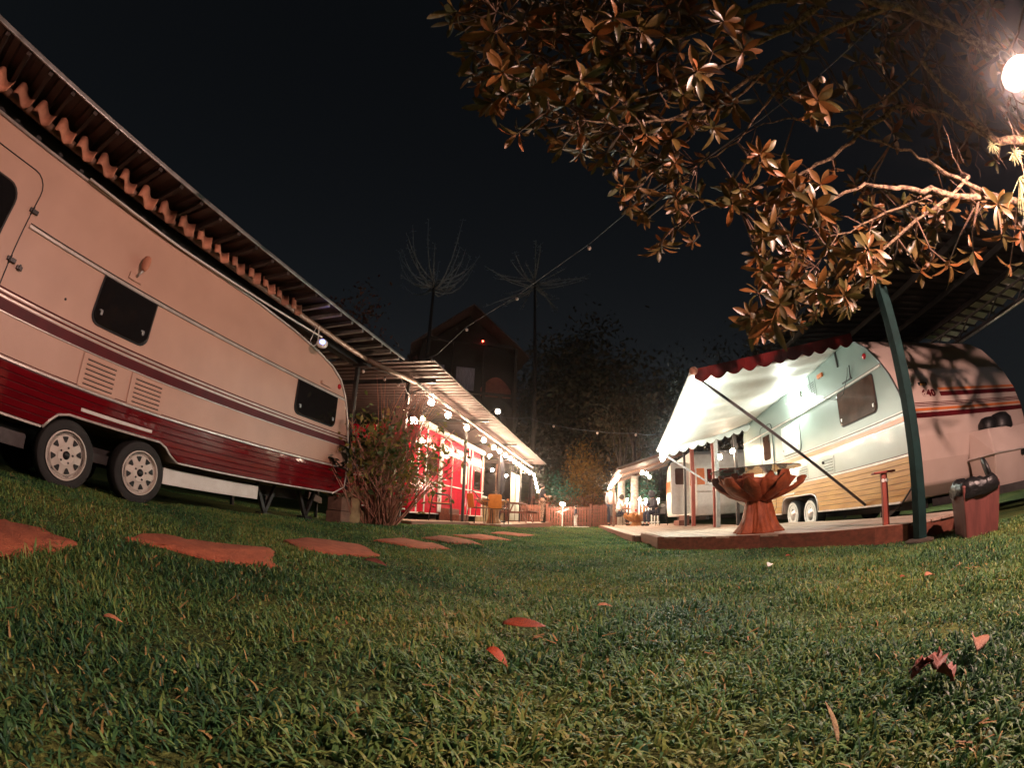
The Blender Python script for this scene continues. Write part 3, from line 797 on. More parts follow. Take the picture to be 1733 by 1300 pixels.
# ---------------------------------------------------------------- second canopy on the left
c2 = thing('carport', 'corrugated carport roof on thin posts over the crimson caravan and its deck', 'carport', LF(6.8, 3.2, .2), ROTL + R(1.9))
zc2 = lambda y: Z2(3.12) + .02 * y
corrugated(0, 15.0, 0, 4.6, zc2, pitch=.22, hgt=.035).build('roof_sheet', M['sheet'], c2)
MB().tube([(.4, .62, Z2(2.95)), (4.4, .62, Z2(2.96)), (14.6, .62, Z2(2.93))], .035, 10).build('beam', M['steel'], c2, smooth=True)
MB().bar((.9, .3, Z2(3.04)), (.9, 4.4, Z2(3.12)), .05, .09).build('beam', M['steel_dk'], c2)
for xx in (4.6, 8.6, 12.6):
    MB().bar((xx, .2, Z2(3.05)), (xx, 4.4, Z2(3.12)), .05, .07).build('beam', M['steel_dk'], c2)
for xx in (.75, 4.6, 8.6, 12.6):
    w_ = c2.matrix_world
    p = LF(6.8 + xx, 4.0 + xx * .03); g0 = float(gz(p.x, p.y))
    MB().box(xx - .035, xx + .035, .78, .85, Z2(g0) - .05, Z2(3.08)).build('post', M['steel_dk'], c2, bevel=.004)
    MB().bar((xx, .81, Z2(2.72)), (xx + .3, .64, Z2(2.94)), .025).build('brace', M['steel_dk'], c2)
for xx in (.75, 4.6, 8.6, 12.6):
    MB().box(xx - .035, xx + .035, 4.2, 4.27, Z2(.1), Z2(3.08)).build('post', M['steel_dk'], c2, bevel=.004)
MB().tube([(0, -.01, zc2(0) + .01), (15, -.01, zc2(0) + .01)], .012, 6).build('edge_rail', M['steel'], c2)

# ---------------------------------------------------------------- string lights
def bulb_set(t, p, r, mat, sock=True, drop=.0):  # lit bulbs get larger radii, in place of bloom
    b = MB().ball((p[0], p[1], p[2] - r - .02 - drop), r, 12, 8, (1, 1, 1.08)).build('bulb', mat, t, smooth=True)
    if sock:
        MB().lathe([(.012, -drop), (.016, -.004 - drop), (.017, -.035 - drop), (.012, -.05 - drop)], 10, c=(p[0], p[1], p[2])).build('socket', M['cable'], t)
    return b
def string(name, label, pts, bulbs_, r, mat, group='string lights', sag=0.0, cmat=None, cr=.005, drop=0.0):
    """cable through pts with a bulb at each of bulbs_ (points)"""
    b0 = Vector(pts[0]); t = thing(name, label, 'string light', b0, 0, group)
    P = []
    for i in range(len(pts) - 1):
        a, b = Vector(pts[i]), Vector(pts[i + 1])
        for k in range(6):
            u = k / 6; q = a.lerp(b, u); q.z -= sag * 4 * u * (1 - u); P.append(q - b0)
    P.append(Vector(pts[-1]) - b0)
    MB().tube(P, cr, 6).build('cable', cmat or M['cable'], t, smooth=True)
    for k, p in enumerate(bulbs_):
        mm = mat[k] if isinstance(mat, list) else mat
        bulb_set(t, Vector(p) - b0, r, mm, drop=drop)
    return t
bl = [(8.3, 2.86), (9.35, 2.83), (10.8, 2.83), (12.5, 2.80), (13.7, 2.78), (14.5, 2.78), (15.4, 2.76), (16.2, 2.76), (17.0, 2.74), (17.8, 2.74), (18.5, 2.72), (19.2, 2.72), (19.9, 2.70), (20.6, 2.68)]
pts_ = [LF(s, 3.82 + .033 * (s - 6.8), z) for s, z in bl]
string('string_light', 'string of glowing warm bulbs under the edge of the crimson caravan carport', [LF(7.4, 3.82, 2.92)] + pts_ + [LF(21.4, 4.3, 2.9)], pts_, .066, M['bulb_on'], sag=.05)
pts_ = [LF(13.0, 5.2, 2.55), LF(13.8, 4.2, 2.5), LF(14.9, 5.4, 2.45), LF(17.5, 5.2, 2.45), LF(19.4, 5.1, 2.4)]
string('string_light', 'short string of glowing bulbs deeper under the far left carport', [LF(12, 5.0, 2.9)] + pts_ + [LF(21, 5.0, 2.9)], pts_, .062, M['bulb_far'], sag=.05)
pts_ = [LF(21.2, 4.2 - .06 * k, 2.62 - .2 * k) for k in range(5)]
string('string_light', 'glowing bulbs hanging down the last carport post', [LF(21.2, 4.25, 2.75)] + pts_, pts_, .062, M['bulb_far'], sag=.0)
# unlit bulbs near the first post
pts_ = [LF(5.5, 3.78, 2.56), LF(6.1, 3.74, 2.62), LF(6.55, 3.72, 2.66), LF(7.45, 3.95, 2.5)]
string('string_light', 'short string of unlit bulbs between the first two carport posts', [LF(5.4, 3.74, 2.62), LF(6.1, 3.72, 2.70), LF(6.6, 3.70, 2.74), LF(7.5, 3.92, 2.6)], pts_, .026, M['bulb_off'], sag=.02)
# two bright lamps at the near end of the crimson caravan
for k, (p, lab) in enumerate(((LF(7.62, 3.90, 2.30), 'dazzling globe lamp on the near carport post beside the shrub'), (LF(9.35, 4.55, 2.75), 'bright globe lamp above the crimson caravan front corner'))):
    t = thing('globe_lamp', lab, 'lamp', p, 0, 'globe lamps by the crimson caravan')
    MB().ball((0, 0, -.08), .075 if k == 0 else .055, 16, 10).build('globe', M['bulb_on'], t, smooth=True)
    MB().lathe([(.02, -.02), (.03, .0), (.03, .04), (.012, .06), (.012, .22)], 12).build('holder', M['steel_dk'], t)
    MB().bar((0, 0, .22), (-.05, .13, .22), .02).build('arm', M['steel_dk'], t)

# the long string of unlit bulbs climbing to the tree
ppx = [(740, 600, 7.9), (790, 553, 7.2), (875, 500, 6.3), (997, 413, 5.1), (1078, 345, 4.5), (1172, 285, 4.0), (1290, 200, 3.6), (1387, 127, 3.4), (1500, 25, 3.3), (1530, -5, 3.3)]
cps = [LF(7.0, 3.75, 3.15)] + [pix(*p) for p in ppx]
string('string_light', 'long wire of unlit round bulbs rising from the carport to the tree', cps, [pix(px, py + 1, d) for px, py, d in ((731, 606, 8.0), (790, 553, 7.2), (875, 500, 6.3), (997, 413, 5.1), (1172, 285, 4.0), (1387, 127, 3.4))], .024, M['bulb_off'], cmat=M['cable_g'], cr=.004)
fpx = [(850, 706, 20), (895, 707, 20), (937, 719, 19.5), (1011, 730, 19), (1076, 733, 18), (1110, 735, 17)]
fp = [pix(*p) for p in fpx]
string('string_light', 'far wire of unlit bulbs slung between the two rows of roofs', fp, fp[2:5], .055, M['bulb_off'], sag=.05, cmat=M['cable_g'], cr=.008)
t = thing('house_lamp', 'lit house lamp shown on an added tall pole beyond the left carport', 'lamp', pix(848, 697, 24) - Vector((0, 0, pix(848, 697, 24).z - 2.5)))  # the house's wall lamp, carried here by an added pole
hz = pix(848, 697, 24).z - 2.5
MB().tube([(0, 0, -1.5), (0, 0, hz + .15)], [.06, .04], 8).build('pole', M['steel_dk'], t)
MB().ball((-.18, 0, hz), .13, 14, 8).build('globe', em('house_globe', (1.0, .85, .66), 22), t, smooth=True)
MB().bar((0, 0, hz + .18), (-.2, 0, hz + .18), .04).build('arm', M['steel_dk'], t)
MB().lathe([(.06, hz + .1), (.20, hz + .12), (.03, hz + .2)], 14, c=(-.18, 0, 0)).build('shade', M['steel_dk'], t)

# ---------------------------------------------------------------- crimson caravan
B = .12
pc = thing('caravan', 'crimson caravan with white trim lines and rolled awning behind the shrub', 'caravan', LF(0, 5.0, B), ROTL)
Z = lambda z: z - B
pp = [(9.95, Z(.42)), (15.5, Z(.42)), (15.75, Z(.75)), (15.7, Z(1.7)), (15.45, Z(2.5)), (15.1, Z(2.82)), (10.6, Z(2.86)), (10.15, Z(2.74)), (9.88, Z(2.4)), (9.75, Z(1.7)), (9.72, Z(.75))]
MB().prism(pp, 'y', 0, 2.2).build('body', M['pinkred'], pc, bevel=.06, seg=3)
o = -1
planks(pc, M['pinkred'], 9.85, 15.55, Z(.46), Z(1.28), 7, o, None, gap=.008)
planks(pc, M['pinkred'], 9.95, 15.5, Z(1.32), Z(2.18), 6, o, None, gap=.008)
for z in (2.22, 1.30, .45): strip(pc, 'trim_strip', 9.82, 15.66, Z(z), .035, o, M['white'], .02, .013)
for x in (10.15, 10.62, 14.0, 14.32, 15.52): MB().box(x - .022, x + .022, o * .013, o * .038, Z(.45), Z(2.75)).build('trim_strip', M['white'], pc, bevel=.005)
MB().box(11.45, 11.62, o * .03, o * .10, Z(.5), Z(2.62)).build('door_post', M['white'], pc, bevel=.02)
MB().tube([(11.6, o * .05, Z(2.55)), (11.75, o * .05, Z(2.66)), (12.2, o * .05, Z(2.62)), (12.45, o * .05, Z(2.4)), (12.45, o * .05, Z(.75))], .018, 8).build('door_trim', M['white'], pc, smooth=True)
window(pc, 10.7, 11.35, Z(1.5), Z(2.12), o * 1.0, M['glass_br'], name='window')
for w_, (a, b_, c_, d_) in enumerate(((13.3, 13.85, 1.45, 2.08), (14.62, 15.3, 1.38, 2.02))):
    window(pc, a, b_, Z(c_), Z(d_), o, M['curtainw'] if w_ == 0 else M['glass_dk'], latch=False)
MB().box(12.75, 13.3, o * .014, o * .05, Z(2.36), Z(2.48)).build('porch_lamp', M['white_pl'], pc, bevel=.01)
ro = MB().tube([(9.95, o * .06, Z(2.78)), (15.45, o * .06, Z(2.75))], .085, 12).build('rolled_awning', M['white_pl'], pc, smooth=True)
for k in range(26):
    x = 10.05 + k * .21
    MB().lathe([(.088, -.012), (.096, -.006), (.096, .006), (.088, .012)], 12, c=(x, o * .06, Z(2.765)), axis='x').build('awning_fold', M['white'], ro)
window(pc, 10.1, 10.2, Z(1.2), Z(1.3), -1, M['white'], latch=False, name='service_hatch')
# near end face details
ef = MB(); ef.box(9.70, 9.735, .35, 1.85, Z(1.35), Z(2.1)); ef.build('end_window', M['curtain'], pc, bevel=.02)
for z in (1.28, .5): MB().box(9.685, 9.72, .05, 2.15, Z(z), Z(z) + .035).build('trim_strip', M['white'], pc)
MB().box(9.68, 9.71, .25, .45, Z(.62), Z(.72)).build('tail_light', M['lens_red'], pc, bevel=.008)
MB().box(9.68, 9.71, .08, .18, Z(.56), Z(.78)).build('reflector', M['lens_red'], pc, bevel=.008)
for x in (12.3, 13.05): wheel(pc, x, Z(.40), o, .28, 'spoke')
mb = MB(); mb.box(10.0, 15.4, .5, .6, Z(.30), Z(.41)); mb.box(10, 15.4, 1.6, 1.7, Z(.3), Z(.41)); mb.build('chassis', M['steel_dk'], pc)
for x in (10.2, 15.0):
    mb = MB(); mb.bar((x, .4, Z(.41)), (x + .12, .4, Z(.13)), .05); mb.box(x + .04, x + .2, .32, .48, Z(.08), Z(.13)); mb.build('corner_steady', M['steel_dk'], pc)
mb = MB(); mb.box(11.6, 12.4, -.65, -.3, Z(.28), Z(.46)); mb.box(11.6, 12.4, -.35, -.05, Z(.28), Z(.62)); mb.build('door_step', M['deck'], pc, bevel=.01)

# ---------------------------------------------------------------- decks
def deck(name, label, frame, rot, poly, ztop, fascia, zbot, pw=.14, along='x', front=None, grp=None, group='timber decks'):
    """poly in (s,l) of the frame; boards along s; fascia: list of (i,j) outline edges that carry a board"""
    o_ = frame(poly[0][0], poly[0][1], zbot)
    t = thing(name, label, 'deck', o_, rot, group)
    P = [(s - poly[0][0], l - poly[0][1]) for s, l in poly]
    ls = [p[1] for p in P]; l0, l1 = min(ls), max(ls)
    H = ztop - zbot
    n = int((l1 - l0) / pw)
    def span(l):
        xs_ = []
        for i in range(len(P)):
            (x1, y1), (x2, y2) = P[i], P[(i + 1) % len(P)]
            if (y1 > l) != (y2 > l): xs_.append(x1 + (l - y1) / (y2 - y1) * (x2 - x1))
        return (min(xs_), max(xs_)) if len(xs_) >= 2 else None
    for k in range(n):
        a, b = l0 + k * pw + .004, l0 + (k + 1) * pw - .004
        sa, sb = span(a + .001), span(b - .001)
        if not sa or not sb: continue
        e = rnd.uniform(-.012, .022)
        x0a, x0b = sa[0] - .02 - e, sb[0] - .02 - e
        # split into board lengths
        cuts = [0]; L = max(sa[1], sb[1]) - min(x0a, x0b)
        nb = max(1, round(L / 3.2))
        for q in range(nb):
            u0, u1 = q / nb, (q + 1) / nb
            xa0, xa1 = x0a + (sa[1] - x0a) * u0 + (.003 if q else 0), x0a + (sa[1] - x0a) * u1
            xb0, xb1 = x0b + (sb[1] - x0b) * u0 + (.003 if q else 0), x0b + (sb[1] - x0b) * u1
            MB().prism([(xa0, a), (xa1, a), (xb1, b), (xb0, b)], 'z', H - .028 + rnd.uniform(-.001, .001), H + rnd.uniform(-.001, .001)).build('plank', M['decktop'], t, bevel=.003)
    for i, j in fascia:
        a, b = Vector((*P[i], 0)), Vector((*P[j], 0))
        MB().bar(a + Vector((0, 0, H / 2 - .016)), b + Vector((0, 0, H / 2 - .016)), .03, H - .034 + .06, up=(0, 0, 1)).build('fascia_board', M['deck'], t, bevel=.004)
    return t
deck('deck', 'near timber deck with angled front edge below the lit awning', RF, ROTR, [(6.27, -1.0), (5.1, -2.05), (3.8, -2.8), (3.5, -3.0), (3.5, -4.0), (8.25, -4.0), (8.25, -1.0)], .17, [(0, 1), (1, 2), (2, 3), (3, 4), (6, 0)], .0)
deck('deck', 'far timber deck with seated people below the second awning', RF, ROTR, [(8.3, -.85), (8.3, -4.1), (21.0, -4.1), (21.0, -.55)], .12, [(0, 1), (3, 0)], .0)
deck('deck', 'dark low deck in front of the crimson caravan', LF, ROTL, [(8.0, 4.0), (11.4, 4.0), (11.4, 4.9), (8.0, 4.9)], .28, [(0, 1), (3, 0)], .12)
deck('deck', 'orange-lit deck with the stump table along the left row', LF, ROTL, [(11.45, 3.12), (21.2, 3.3), (21.2, 4.95), (11.45, 4.95)], .25, [(0, 1), (3, 0)], .05)

# ---------------------------------------------------------------- root tables and chairs
def slab(mb, pts, ws, ths, up, seedr):
    """ragged timber slab along pts, ws widths, ths thickness"""
    pts = [Vector(p) for p in pts]; n = 8; vs = []
    for i, p in enumerate(pts):
        d = (pts[min(i + 1, len(pts) - 1)] - pts[max(i - 1, 0)]).normalized()
        x = d.cross(Vector(up)).normalized(); z = x.cross(d)
        for k in range(n):
            a = 2 * math.pi * k / n
            vs.append(p + x * (math.cos(a) * ws[i] / 2 * (1 + seedr.uniform(-.12, .12))) + z * (math.sin(a) * ths[i] / 2 * (1 + seedr.uniform(-.18, .18))))
    fs = [(i * n + k, i * n + (k + 1) % n, (i + 1) * n + (k + 1) % n, (i + 1) * n + k) for i in range(len(pts) - 1) for k in range(n)]
    fs += [tuple(range(n - 1, -1, -1)), tuple((len(pts) - 1) * n + k for k in range(n))]
    mb.add(vs, fs)
def root_table(label, loc, h, Rt, waist, foot, zw, n, seed, mat, glass=True, group='tree-root tables'):
    t = thing('root_table', label, 'table', loc, rnd.uniform(0, 6), group)
    sr = random.Random(seed)
    ph = [sr.uniform(0, 6.28) for _ in range(4)]
    rf = lambda a, z: 1 + (.16 * math.cos(5 * a + ph[0]) + .07 * math.cos(9 * a + ph[1])) * (1 - .6 * min(z / zw, 1)) + .05 * math.cos(3 * a + ph[2])
    prof = [(foot * 1.0, 0), (foot * .97, .02), (foot * .82, zw * .2), (foot * .68, zw * .45), (waist * 1.06, zw * .8), (waist, zw), (waist * 1.12, zw * 1.15), (waist * .9, zw * 1.3)]
    rf2 = lambda a, z: rf(a, z) * (1 + .045 * math.sin(17 * a + 9 * z + ph[3]) + .03 * math.sin(29 * a - 6 * z))
    MB().lathe(prof, 96, rf=rf2).build('pedestal', mat, t, smooth=True)
    MB().lathe([(waist * .9, zw * 1.0), (waist * 1.5, zw * 1.12), (Rt * .62, zw + (h - zw) * .38), (Rt * .80, zw + (h - zw) * .66), (Rt * .74, zw + (h - zw) * .70), (waist, zw * 1.2)], 72, rf=lambda a, z: 1 + .10 * math.cos(7 * a + ph[1]) + .05 * math.sin(13 * a + ph[2])).build('root_core', mat, t, smooth=True)
    for layer in range(2):
        for k in range(n):
            a = 2 * math.pi * (k + .5 * layer + sr.uniform(-.25, .25)) / n
            Rr = Rt * (sr.uniform(.80, 1.04) if layer == 0 else sr.uniform(.55, .86)); top = h * (sr.uniform(.82, .985) if layer == 0 else sr.uniform(.90, .985)); wk = sr.uniform(.95, 1.45); tw_ = sr.uniform(-.16, .16)
            P, ws, th = [], [], []
            for i in range(6):
                u = i / 5
                r = waist * .55 + (Rr - waist * .55) * math.sin(u * math.pi / 2) ** 1.05
                z = zw * 1.02 + (top - zw * 1.02) * u ** 1.45
                aa = a + sr.uniform(-.04, .04) + tw_ * u * u
                P.append((r * math.cos(aa), r * math.sin(aa), z))
                ws.append((.10 + .20 * math.sin(min(u * 1.15, 1) * math.pi * .62)) * Rt * 1.05 * wk * sr.uniform(.8, 1.15) * (.62 if u == 1 else 1))
                th.append((.16 - .07 * u) * Rt)
            mb = MB(); slab(mb, P, ws, th, (0, 0, 1), sr)
            mb.build('root', mat, t, smooth=True, sharp=50)
    if glass:
        MB().lathe([(.001, h), (Rt * 1.03, h), (Rt * 1.035, h + .005), (Rt * 1.03, h + .01), (.001, h + .01)], 48).build('glass_top', M['glass'], t)
    return t
root_table('big polished root table with glass top on the near deck', RF(5.60, -2.22, .171), .80, .60, .165, .30, .42, 11, 5, M['root'])
root_table('stump table with splayed orange top on the left deck', LF(12.9, 3.75, .251), .76, .5, .15, .2, .5, 9, 8, M['rootl'], False)
root_table('low root table between the two seated people', RF(18.1, -2.0, .121), .55, .62, .16, .30, .16, 7, 11, M['rootl'], False)

def chair(label, loc, rot, group='tubular armchairs', mat=None):
    t = thing('armchair', label, 'chair', loc, rot, group)
    # faces -y
    mat = mat or M['seatw']
    MB().prism(rrect(-.19, .19, .46, .86, .05), 'y', .20, .225).build('backrest', mat, t, bevel=.008).rotation_euler = (R(-8), 0, 0)
    MB().prism(rrect(-.21, .21, -.24, .20, .05), 'z', .43, .455).build('seat', mat, t, bevel=.008)
    for sx in (-1, 1):
        x = sx * .25
        MB().tube([(x * 1.08, -.27, 0), (x, -.24, .43), (x, -.22, .60), (x, -.14, .655), (x, .1, .67)], .012, 8).build('front_leg', M['steel_dk'], t, smooth=True)
        MB().tube([(x * 1.08, .30, 0), (x, .24, .43), (x * .98, .22, .62)], .012, 8).build('rear_leg', M['steel_dk'], t, smooth=True)
        MB().tube([(x, -.24, .43), (x, .24, .43)], .010, 8).build('seat_rail', M['steel_dk'], t, smooth=True)
    MB().tube([(-.25, .1, .67), (-.25, .2, .70), (-.20, .275, .84), (-.1, .30, .885), (.1, .30, .885), (.20, .275, .84), (.25, .2, .70), (.25, .1, .67)], .013, 8).build('back_frame', M['steel_dk'], t, smooth=True)
    MB().tube([(-.25, -.24, .43), (.25, -.24, .43)], .010, 8).build('crossbar', M['steel_dk'], t)
    MB().tube([(-.25, .24, .43), (.25, .24, .43)], .010, 8).build('crossbar', M['steel_dk'], t)
    return t
chair('orange-backed armchair nearest the shrub on the left deck', LF(10.3, 4.35, .281), ROTL + R(25))
chair('orange-backed armchair between the near one and the stump table', LF(11.9, 3.85, .251), ROTL + R(45))
chair('orange-backed armchair in front of the stump table, back to the lawn', LF(12.15, 3.42, .251), ROTL + R(92))

# ---------------------------------------------------------------- cream and ochre caravan on the right with its lit awning
B = .0
rv = thing('caravan', 'pale caravan numbered 640 with ochre lower boards and a lit scalloped awning', 'caravan', RF(0, -4.1, 0), ROTR)
o = 1
fprof = [(4.86, .33), (4.64, .50), (4.56, .80), (4.55, 1.10), (4.58, 1.40), (4.66, 1.70), (4.80, 1.98), (4.98, 2.24), (5.20, 2.50), (5.46, 2.70), (5.75, 2.80), (6.2, 2.84)]
arch = [(7.28, .33), (7.30, .52), (7.38, .62), (7.52, .66), (8.62, .66), (8.76, .62), (8.84, .52), (8.86, .33)]
bodyp = fprof + [(10.6, 2.84), (10.95, 2.7), (11.1, 2.3), (11.12, .7), (10.95, .33)] + arch[::-1]
MB().prism(bodyp, 'y', 0, -2.8).build('body', M['cream_r'], rv, bevel=.03, seg=3)
# side skin, the awning lights' green cast put into its colour
sidep = [(x + .015, z) for x, z in fprof] + [(10.6, 2.82), (10.93, 2.68), (11.08, 2.3), (11.1, .72), (10.95, .35)] + [(x, z + .005) for x, z in arch[::-1]]
MB().prism(sidep, 'y', .001, .007).build('side_skin', M['mint_cast'], rv)
def xf(z): return float(np.interp(z, [p[1] for p in fprof], [p[0] for p in fprof]))
def rcut(z):
    if z > .655: return None
    k = (z - .33) / .33
    return (7.24 + .12 * k * k, 8.90 - .12 * k * k)
MB().prism([(xf(.34) + .03, .34)] + [(x, z + .014) for x, z in arch[1:-1]] + [(11.0, .34), (11.06, .89), (xf(.89) + .03, .89)], 'y', .0075, .0105).build('groove_backing', M['beamw'], rv)
h = (.885 - .345) / 7
for k in range(7):
    a, b = .345 + k * h + .003, .345 + (k + 1) * h - .003
    c = rcut(a); cb = rcut(b) or ((8.07, 8.07) if c else None)
    spans = [((xf(a) + .03, xf(b) + .03), (11.06, 11.06))] if not c else [((xf(a) + .03, xf(b) + .03), (c[0], cb[0])), ((c[1], cb[1]), (11.06, 11.06))]
    for (l0, l1), (r0, r1) in spans:
        MB().prism([(l0, a), (r0, a), (r1, b), (l1, b)], 'y', .011, .021).build('plank', M['ochre'], rv, bevel=.003)
for z, hh, mt in ((.90, .03, 'trim'), (1.305, .012, 'trim'), (1.36, .065, 'orange'), (1.415, .012, 'trim'), (1.44, .008, 'maroon'), (1.455, .012, 'trim'), (2.165, .03, 'trim'), (2.19, .008, 'maroon'), (.925, .008, 'maroon')):
    MB().box(xf(z) + .05, 11.05, .008, .008 + (.02 if hh > .02 and mt == 'trim' else .005), z - hh / 2, z + hh / 2).build('moulding' if mt == 'trim' else 'stripe', M[mt], rv, bevel=.002)
MB().box(4.9, 7.26, .008, .028, .322, .348).build('moulding', M['trim'], rv, bevel=.002)
MB().box(8.88, 10.9, .008, .028, .322, .348).build('moulding', M['trim'], rv, bevel=.002)
MB().tube([(x + .012, .012, z) for x, z in fprof] + [(10.6, .012, 2.83)], .014, 6).build('edge_moulding', M['steel_dk'], rv, smooth=True)
MB().tube([(x, .014, z) for x, z in arch], .014, 8).build('arch_moulding', M['trim'], rv, smooth=True)
window(rv, 5.22, 6.28, 1.60, 2.13, o, M['glass_br'], rt=.05, rb=.10)
window(rv, 7.8, 8.65, 1.50, 2.08, o, M['curtainw'], rt=.05, rb=.10)
vent(rv, 6.95, 7.3, 2.30, 2.62, o, M['mint_cast'], 7)
vent(rv, 6.62, 7.02, .95, 1.22, o, M['mint_cast'], 5)
vent(rv, 6.55, 6.95, .52, .80, o, M['ochre'], 5)
vent(rv, 7.6, 8.0, .95, 1.22, o, M['mint_cast'], 5)
dr = MB().prism(rrect(9.15, 9.85, .42, 2.32, .12), 'y', .008, .02).build('door', M['mint_cast'], rv, bevel=.004)
MB().tube([(x, .02, z) for x, z in rrect(9.15, 9.85, .42, 2.32, .12)] + [(9.85, .02, 2.2)], .008, 6).build('seal', M['black'], dr)
MB().box(9.2, 9.28, .02, .06, 1.25, 1.33).build('handle', M['black'], dr, bevel=.006)
window(dr, 9.3, 9.7, 1.55, 2.1, o, M['glass_br'], name='door_window', latch=False)
MB().box(8.2, 8.9, .02, .035, .705, .735).build('reflector_strip', M['trim'], rv, bevel=.003)
MB().lathe([(.045, 0.008), (.045, .02), (.03, .035), (.001, .04)], 14, c=(5.32, 0, 2.42), axis='y').build('side_light', M['lens_red'], rv, smooth=True)
mb = MB(); mb.bar((5.75, .012, 2.24), (6.05, .012, 2.24), .02); mb.bar((5.78, .02, 2.25), (5.70, .06, 2.42), .02); mb.build('bracket', M['steel_dk'], rv)
mb = MB(); mb.bar((6.1, .02, 2.78), (6.08, .03, 2.52), .02, .03); mb.build('bracket', M['steel_dk'], rv)
MB().box(6.62, 6.80, .01, .05, 2.55, 2.62).build('awning_lamp', M['orange'], rv, bevel=.01)
MB().tube([(7.15, .02, 2.72), (7.1, .03, 2.4), (6.8, .03, 2.22), (6.3, .035, 2.05), (6.05, .035, 2.07), (5.85, .03, 2.3), (5.8, .03, 2.42)], .005, 6).build('loose_cable', M['cable'], rv, smooth=True)
wheel(rv, 7.68, .30, o, .285, 'cap'); wheel(rv, 8.44, .30, o, .285, 'cap')
mb = MB(); mb.box(5.0, 10.9, -.6, -.5, .20, .32); mb.box(5.0, 10.9, -1.8, -1.7, .2, .32); mb.tube([(7.68, -.2, .3), (7.68, -2.1, .3)], .035, 8); mb.tube([(8.44, -.2, .3), (8.44, -2.1, .3)], .035, 8); mb.build('chassis', M['steel_dk'], rv)
mb = MB(); mb.bar((5.3, -.3, .30), (5.75, -.25, .06), .03, .05); mb.bar((5.75, -.3, .30), (5.75, -.25, .06), .03); mb.box(5.68, 5.82, -.32, -.18, .0, .06); mb.build('corner_steady', M['steel_dk'], rv)
for xx in (7.68, 8.44):
    MB().lathe([(.2, -2.1), (.285, -2.1), (.285, -1.9), (.2, -1.9)], 28, c=(xx, 0, .30), axis='y').build('far_tyre', M['rubber'], rv, smooth=True, sharp=40)
# front face stripes and number
def front_strip(name, mat, z0, z1, y0, y1, d=.005):
    MB().prism([(xf(z0) - d, z0), (xf(z0) + .01, z0), (xf(z1) + .01, z1), (xf(z1) - d, z1)], 'y', y0, y1).build(name, mat, rv)
front_strip('stripe', M['orange'], 1.705, 1.745, -.78, -2.78)
front_strip('stripe', M['maroon'], 1.62, 1.685, -.78, -2.78)
for z in (1.485, 1.508, 1.53): front_strip('pinstripe', M['maroon'], z, z + .010, -.05, -2.78, .004)
front_strip('stripe', M['orange'], 1.425, 1.46, -.05, -2.78)
front_strip('stripe', M['maroon'], 1.335, 1.40, -.05, -2.78)
fc = bpy.data.curves.new('number', 'FONT'); fc.body = '640'; fc.size = .135; fc.extrude = .002; fc.offset = .006; fc.space_character = 1.12
ft_ = bpy.data.objects.new('number_text', fc); COL.objects.link(ft_); bpy.context.view_layer.update()
fm = bpy.data.meshes.new_from_object(ft_.evaluated_get(bpy.context.evaluated_depsgraph_get())); bpy.data.objects.remove(ft_)
fm.materials.clear(); fm.materials.append(M['maroon'])
fo = bpy.data.objects.new('number', fm); COL.objects.link(fo); fo.parent = rv
zn = 1.625; sl = math.atan2(xf(1.72) - xf(1.62), .1)
# reads along -y, up along z, facing -x
Mx = Matrix(((0, 0, -1, 0), (-1, 0, 0, 0), (0, 1, 0, 0), (0, 0, 0, 1)))
fo.matrix_local = Matrix.Translation((xf(zn) - .012, -.40, zn)) @ Matrix.Rotation(sl, 4, 'Y') @ Mx
fo.scale = (1.25, 1, 1)
def badge(z, y, w, h2, mat, name):
    pr = [(y + w * math.cos(a) , z + h2 * math.sin(a)) for a in [2 * math.pi * k / 20 for k in range(20)]]
    b_ = MB().prism(pr, 'x', -.004, .012).build(name, mat, rv); b_.matrix_local = Matrix.Translation((xf(z) - .002, 0, 0)); return b_
badge(1.80, -.24, .07, .045, M['white'], 'emblem_plate')
badge(1.80, -.24, .055, .006, M['maroon'], 'emblem_bar').location.x -= .004
MB().box(-.006, .01, -.42, -.60, 1.775, 1.835).build('emblem_badge', M['black'], rv, bevel=.008).location = (xf(1.8), 0, 0)
MB().box(-.008, .008, -.45, -.57, 1.79, 1.82).build('emblem_inset', M['ochre'], rv, bevel=.006).location = (xf(1.8), 0, 0)
# gas locker on the tow bar, two black covers above
gl = MB()
gl.add([(4.10, -1.15, .28), (4.52, -1.15, .28), (4.52, -2.75, .28), (4.10, -2.75, .28), (4.02, -1.08, .72), (4.54, -1.08, .72), (4.54, -2.85, .72), (4.02, -2.85, .72), (4.24, -1.28, 1.06), (4.56, -1.2, 1.08), (4.56, -2.75, 1.08), (4.24, -2.65, 1.06)],
       [(3, 2, 1, 0), (0, 1, 5, 4), (1, 2, 6, 5), (2, 3, 7, 6), (3, 0, 4, 7), (4, 5, 9, 8), (5, 6, 10, 9), (6, 7, 11, 10), (7, 4, 8, 11), (8, 9, 10, 11)])
gl = gl.build('gas_locker', M['cream_r'], rv, bevel=.02, seg=3)
MB().tube([(4.015, -1.06, .715), (4.015, -2.7, .715)], .012, 6).build('lid_seam', M['trim'], gl)
MB().tube([(4.54, -1.07, .715), (4.015, -1.07, .715)], .012, 6).build('lid_seam', M['trim'], gl)
MB().box(4.0, 4.03, -1.75, -1.83, .64, .70).build('lid_catch', M['black'], gl, bevel=.004)
for yy, r_ in ((-1.5, .15), (-1.85, .2)):
    MB().lathe([(.001, r_ * .95), (r_ * .6, r_ * .85), (r_ * .95, r_ * .45), (r_, 0), (r_, -.12)], 18, c=(4.42, yy, 1.1)).build('black_cover', M['black'], rv, smooth=True)
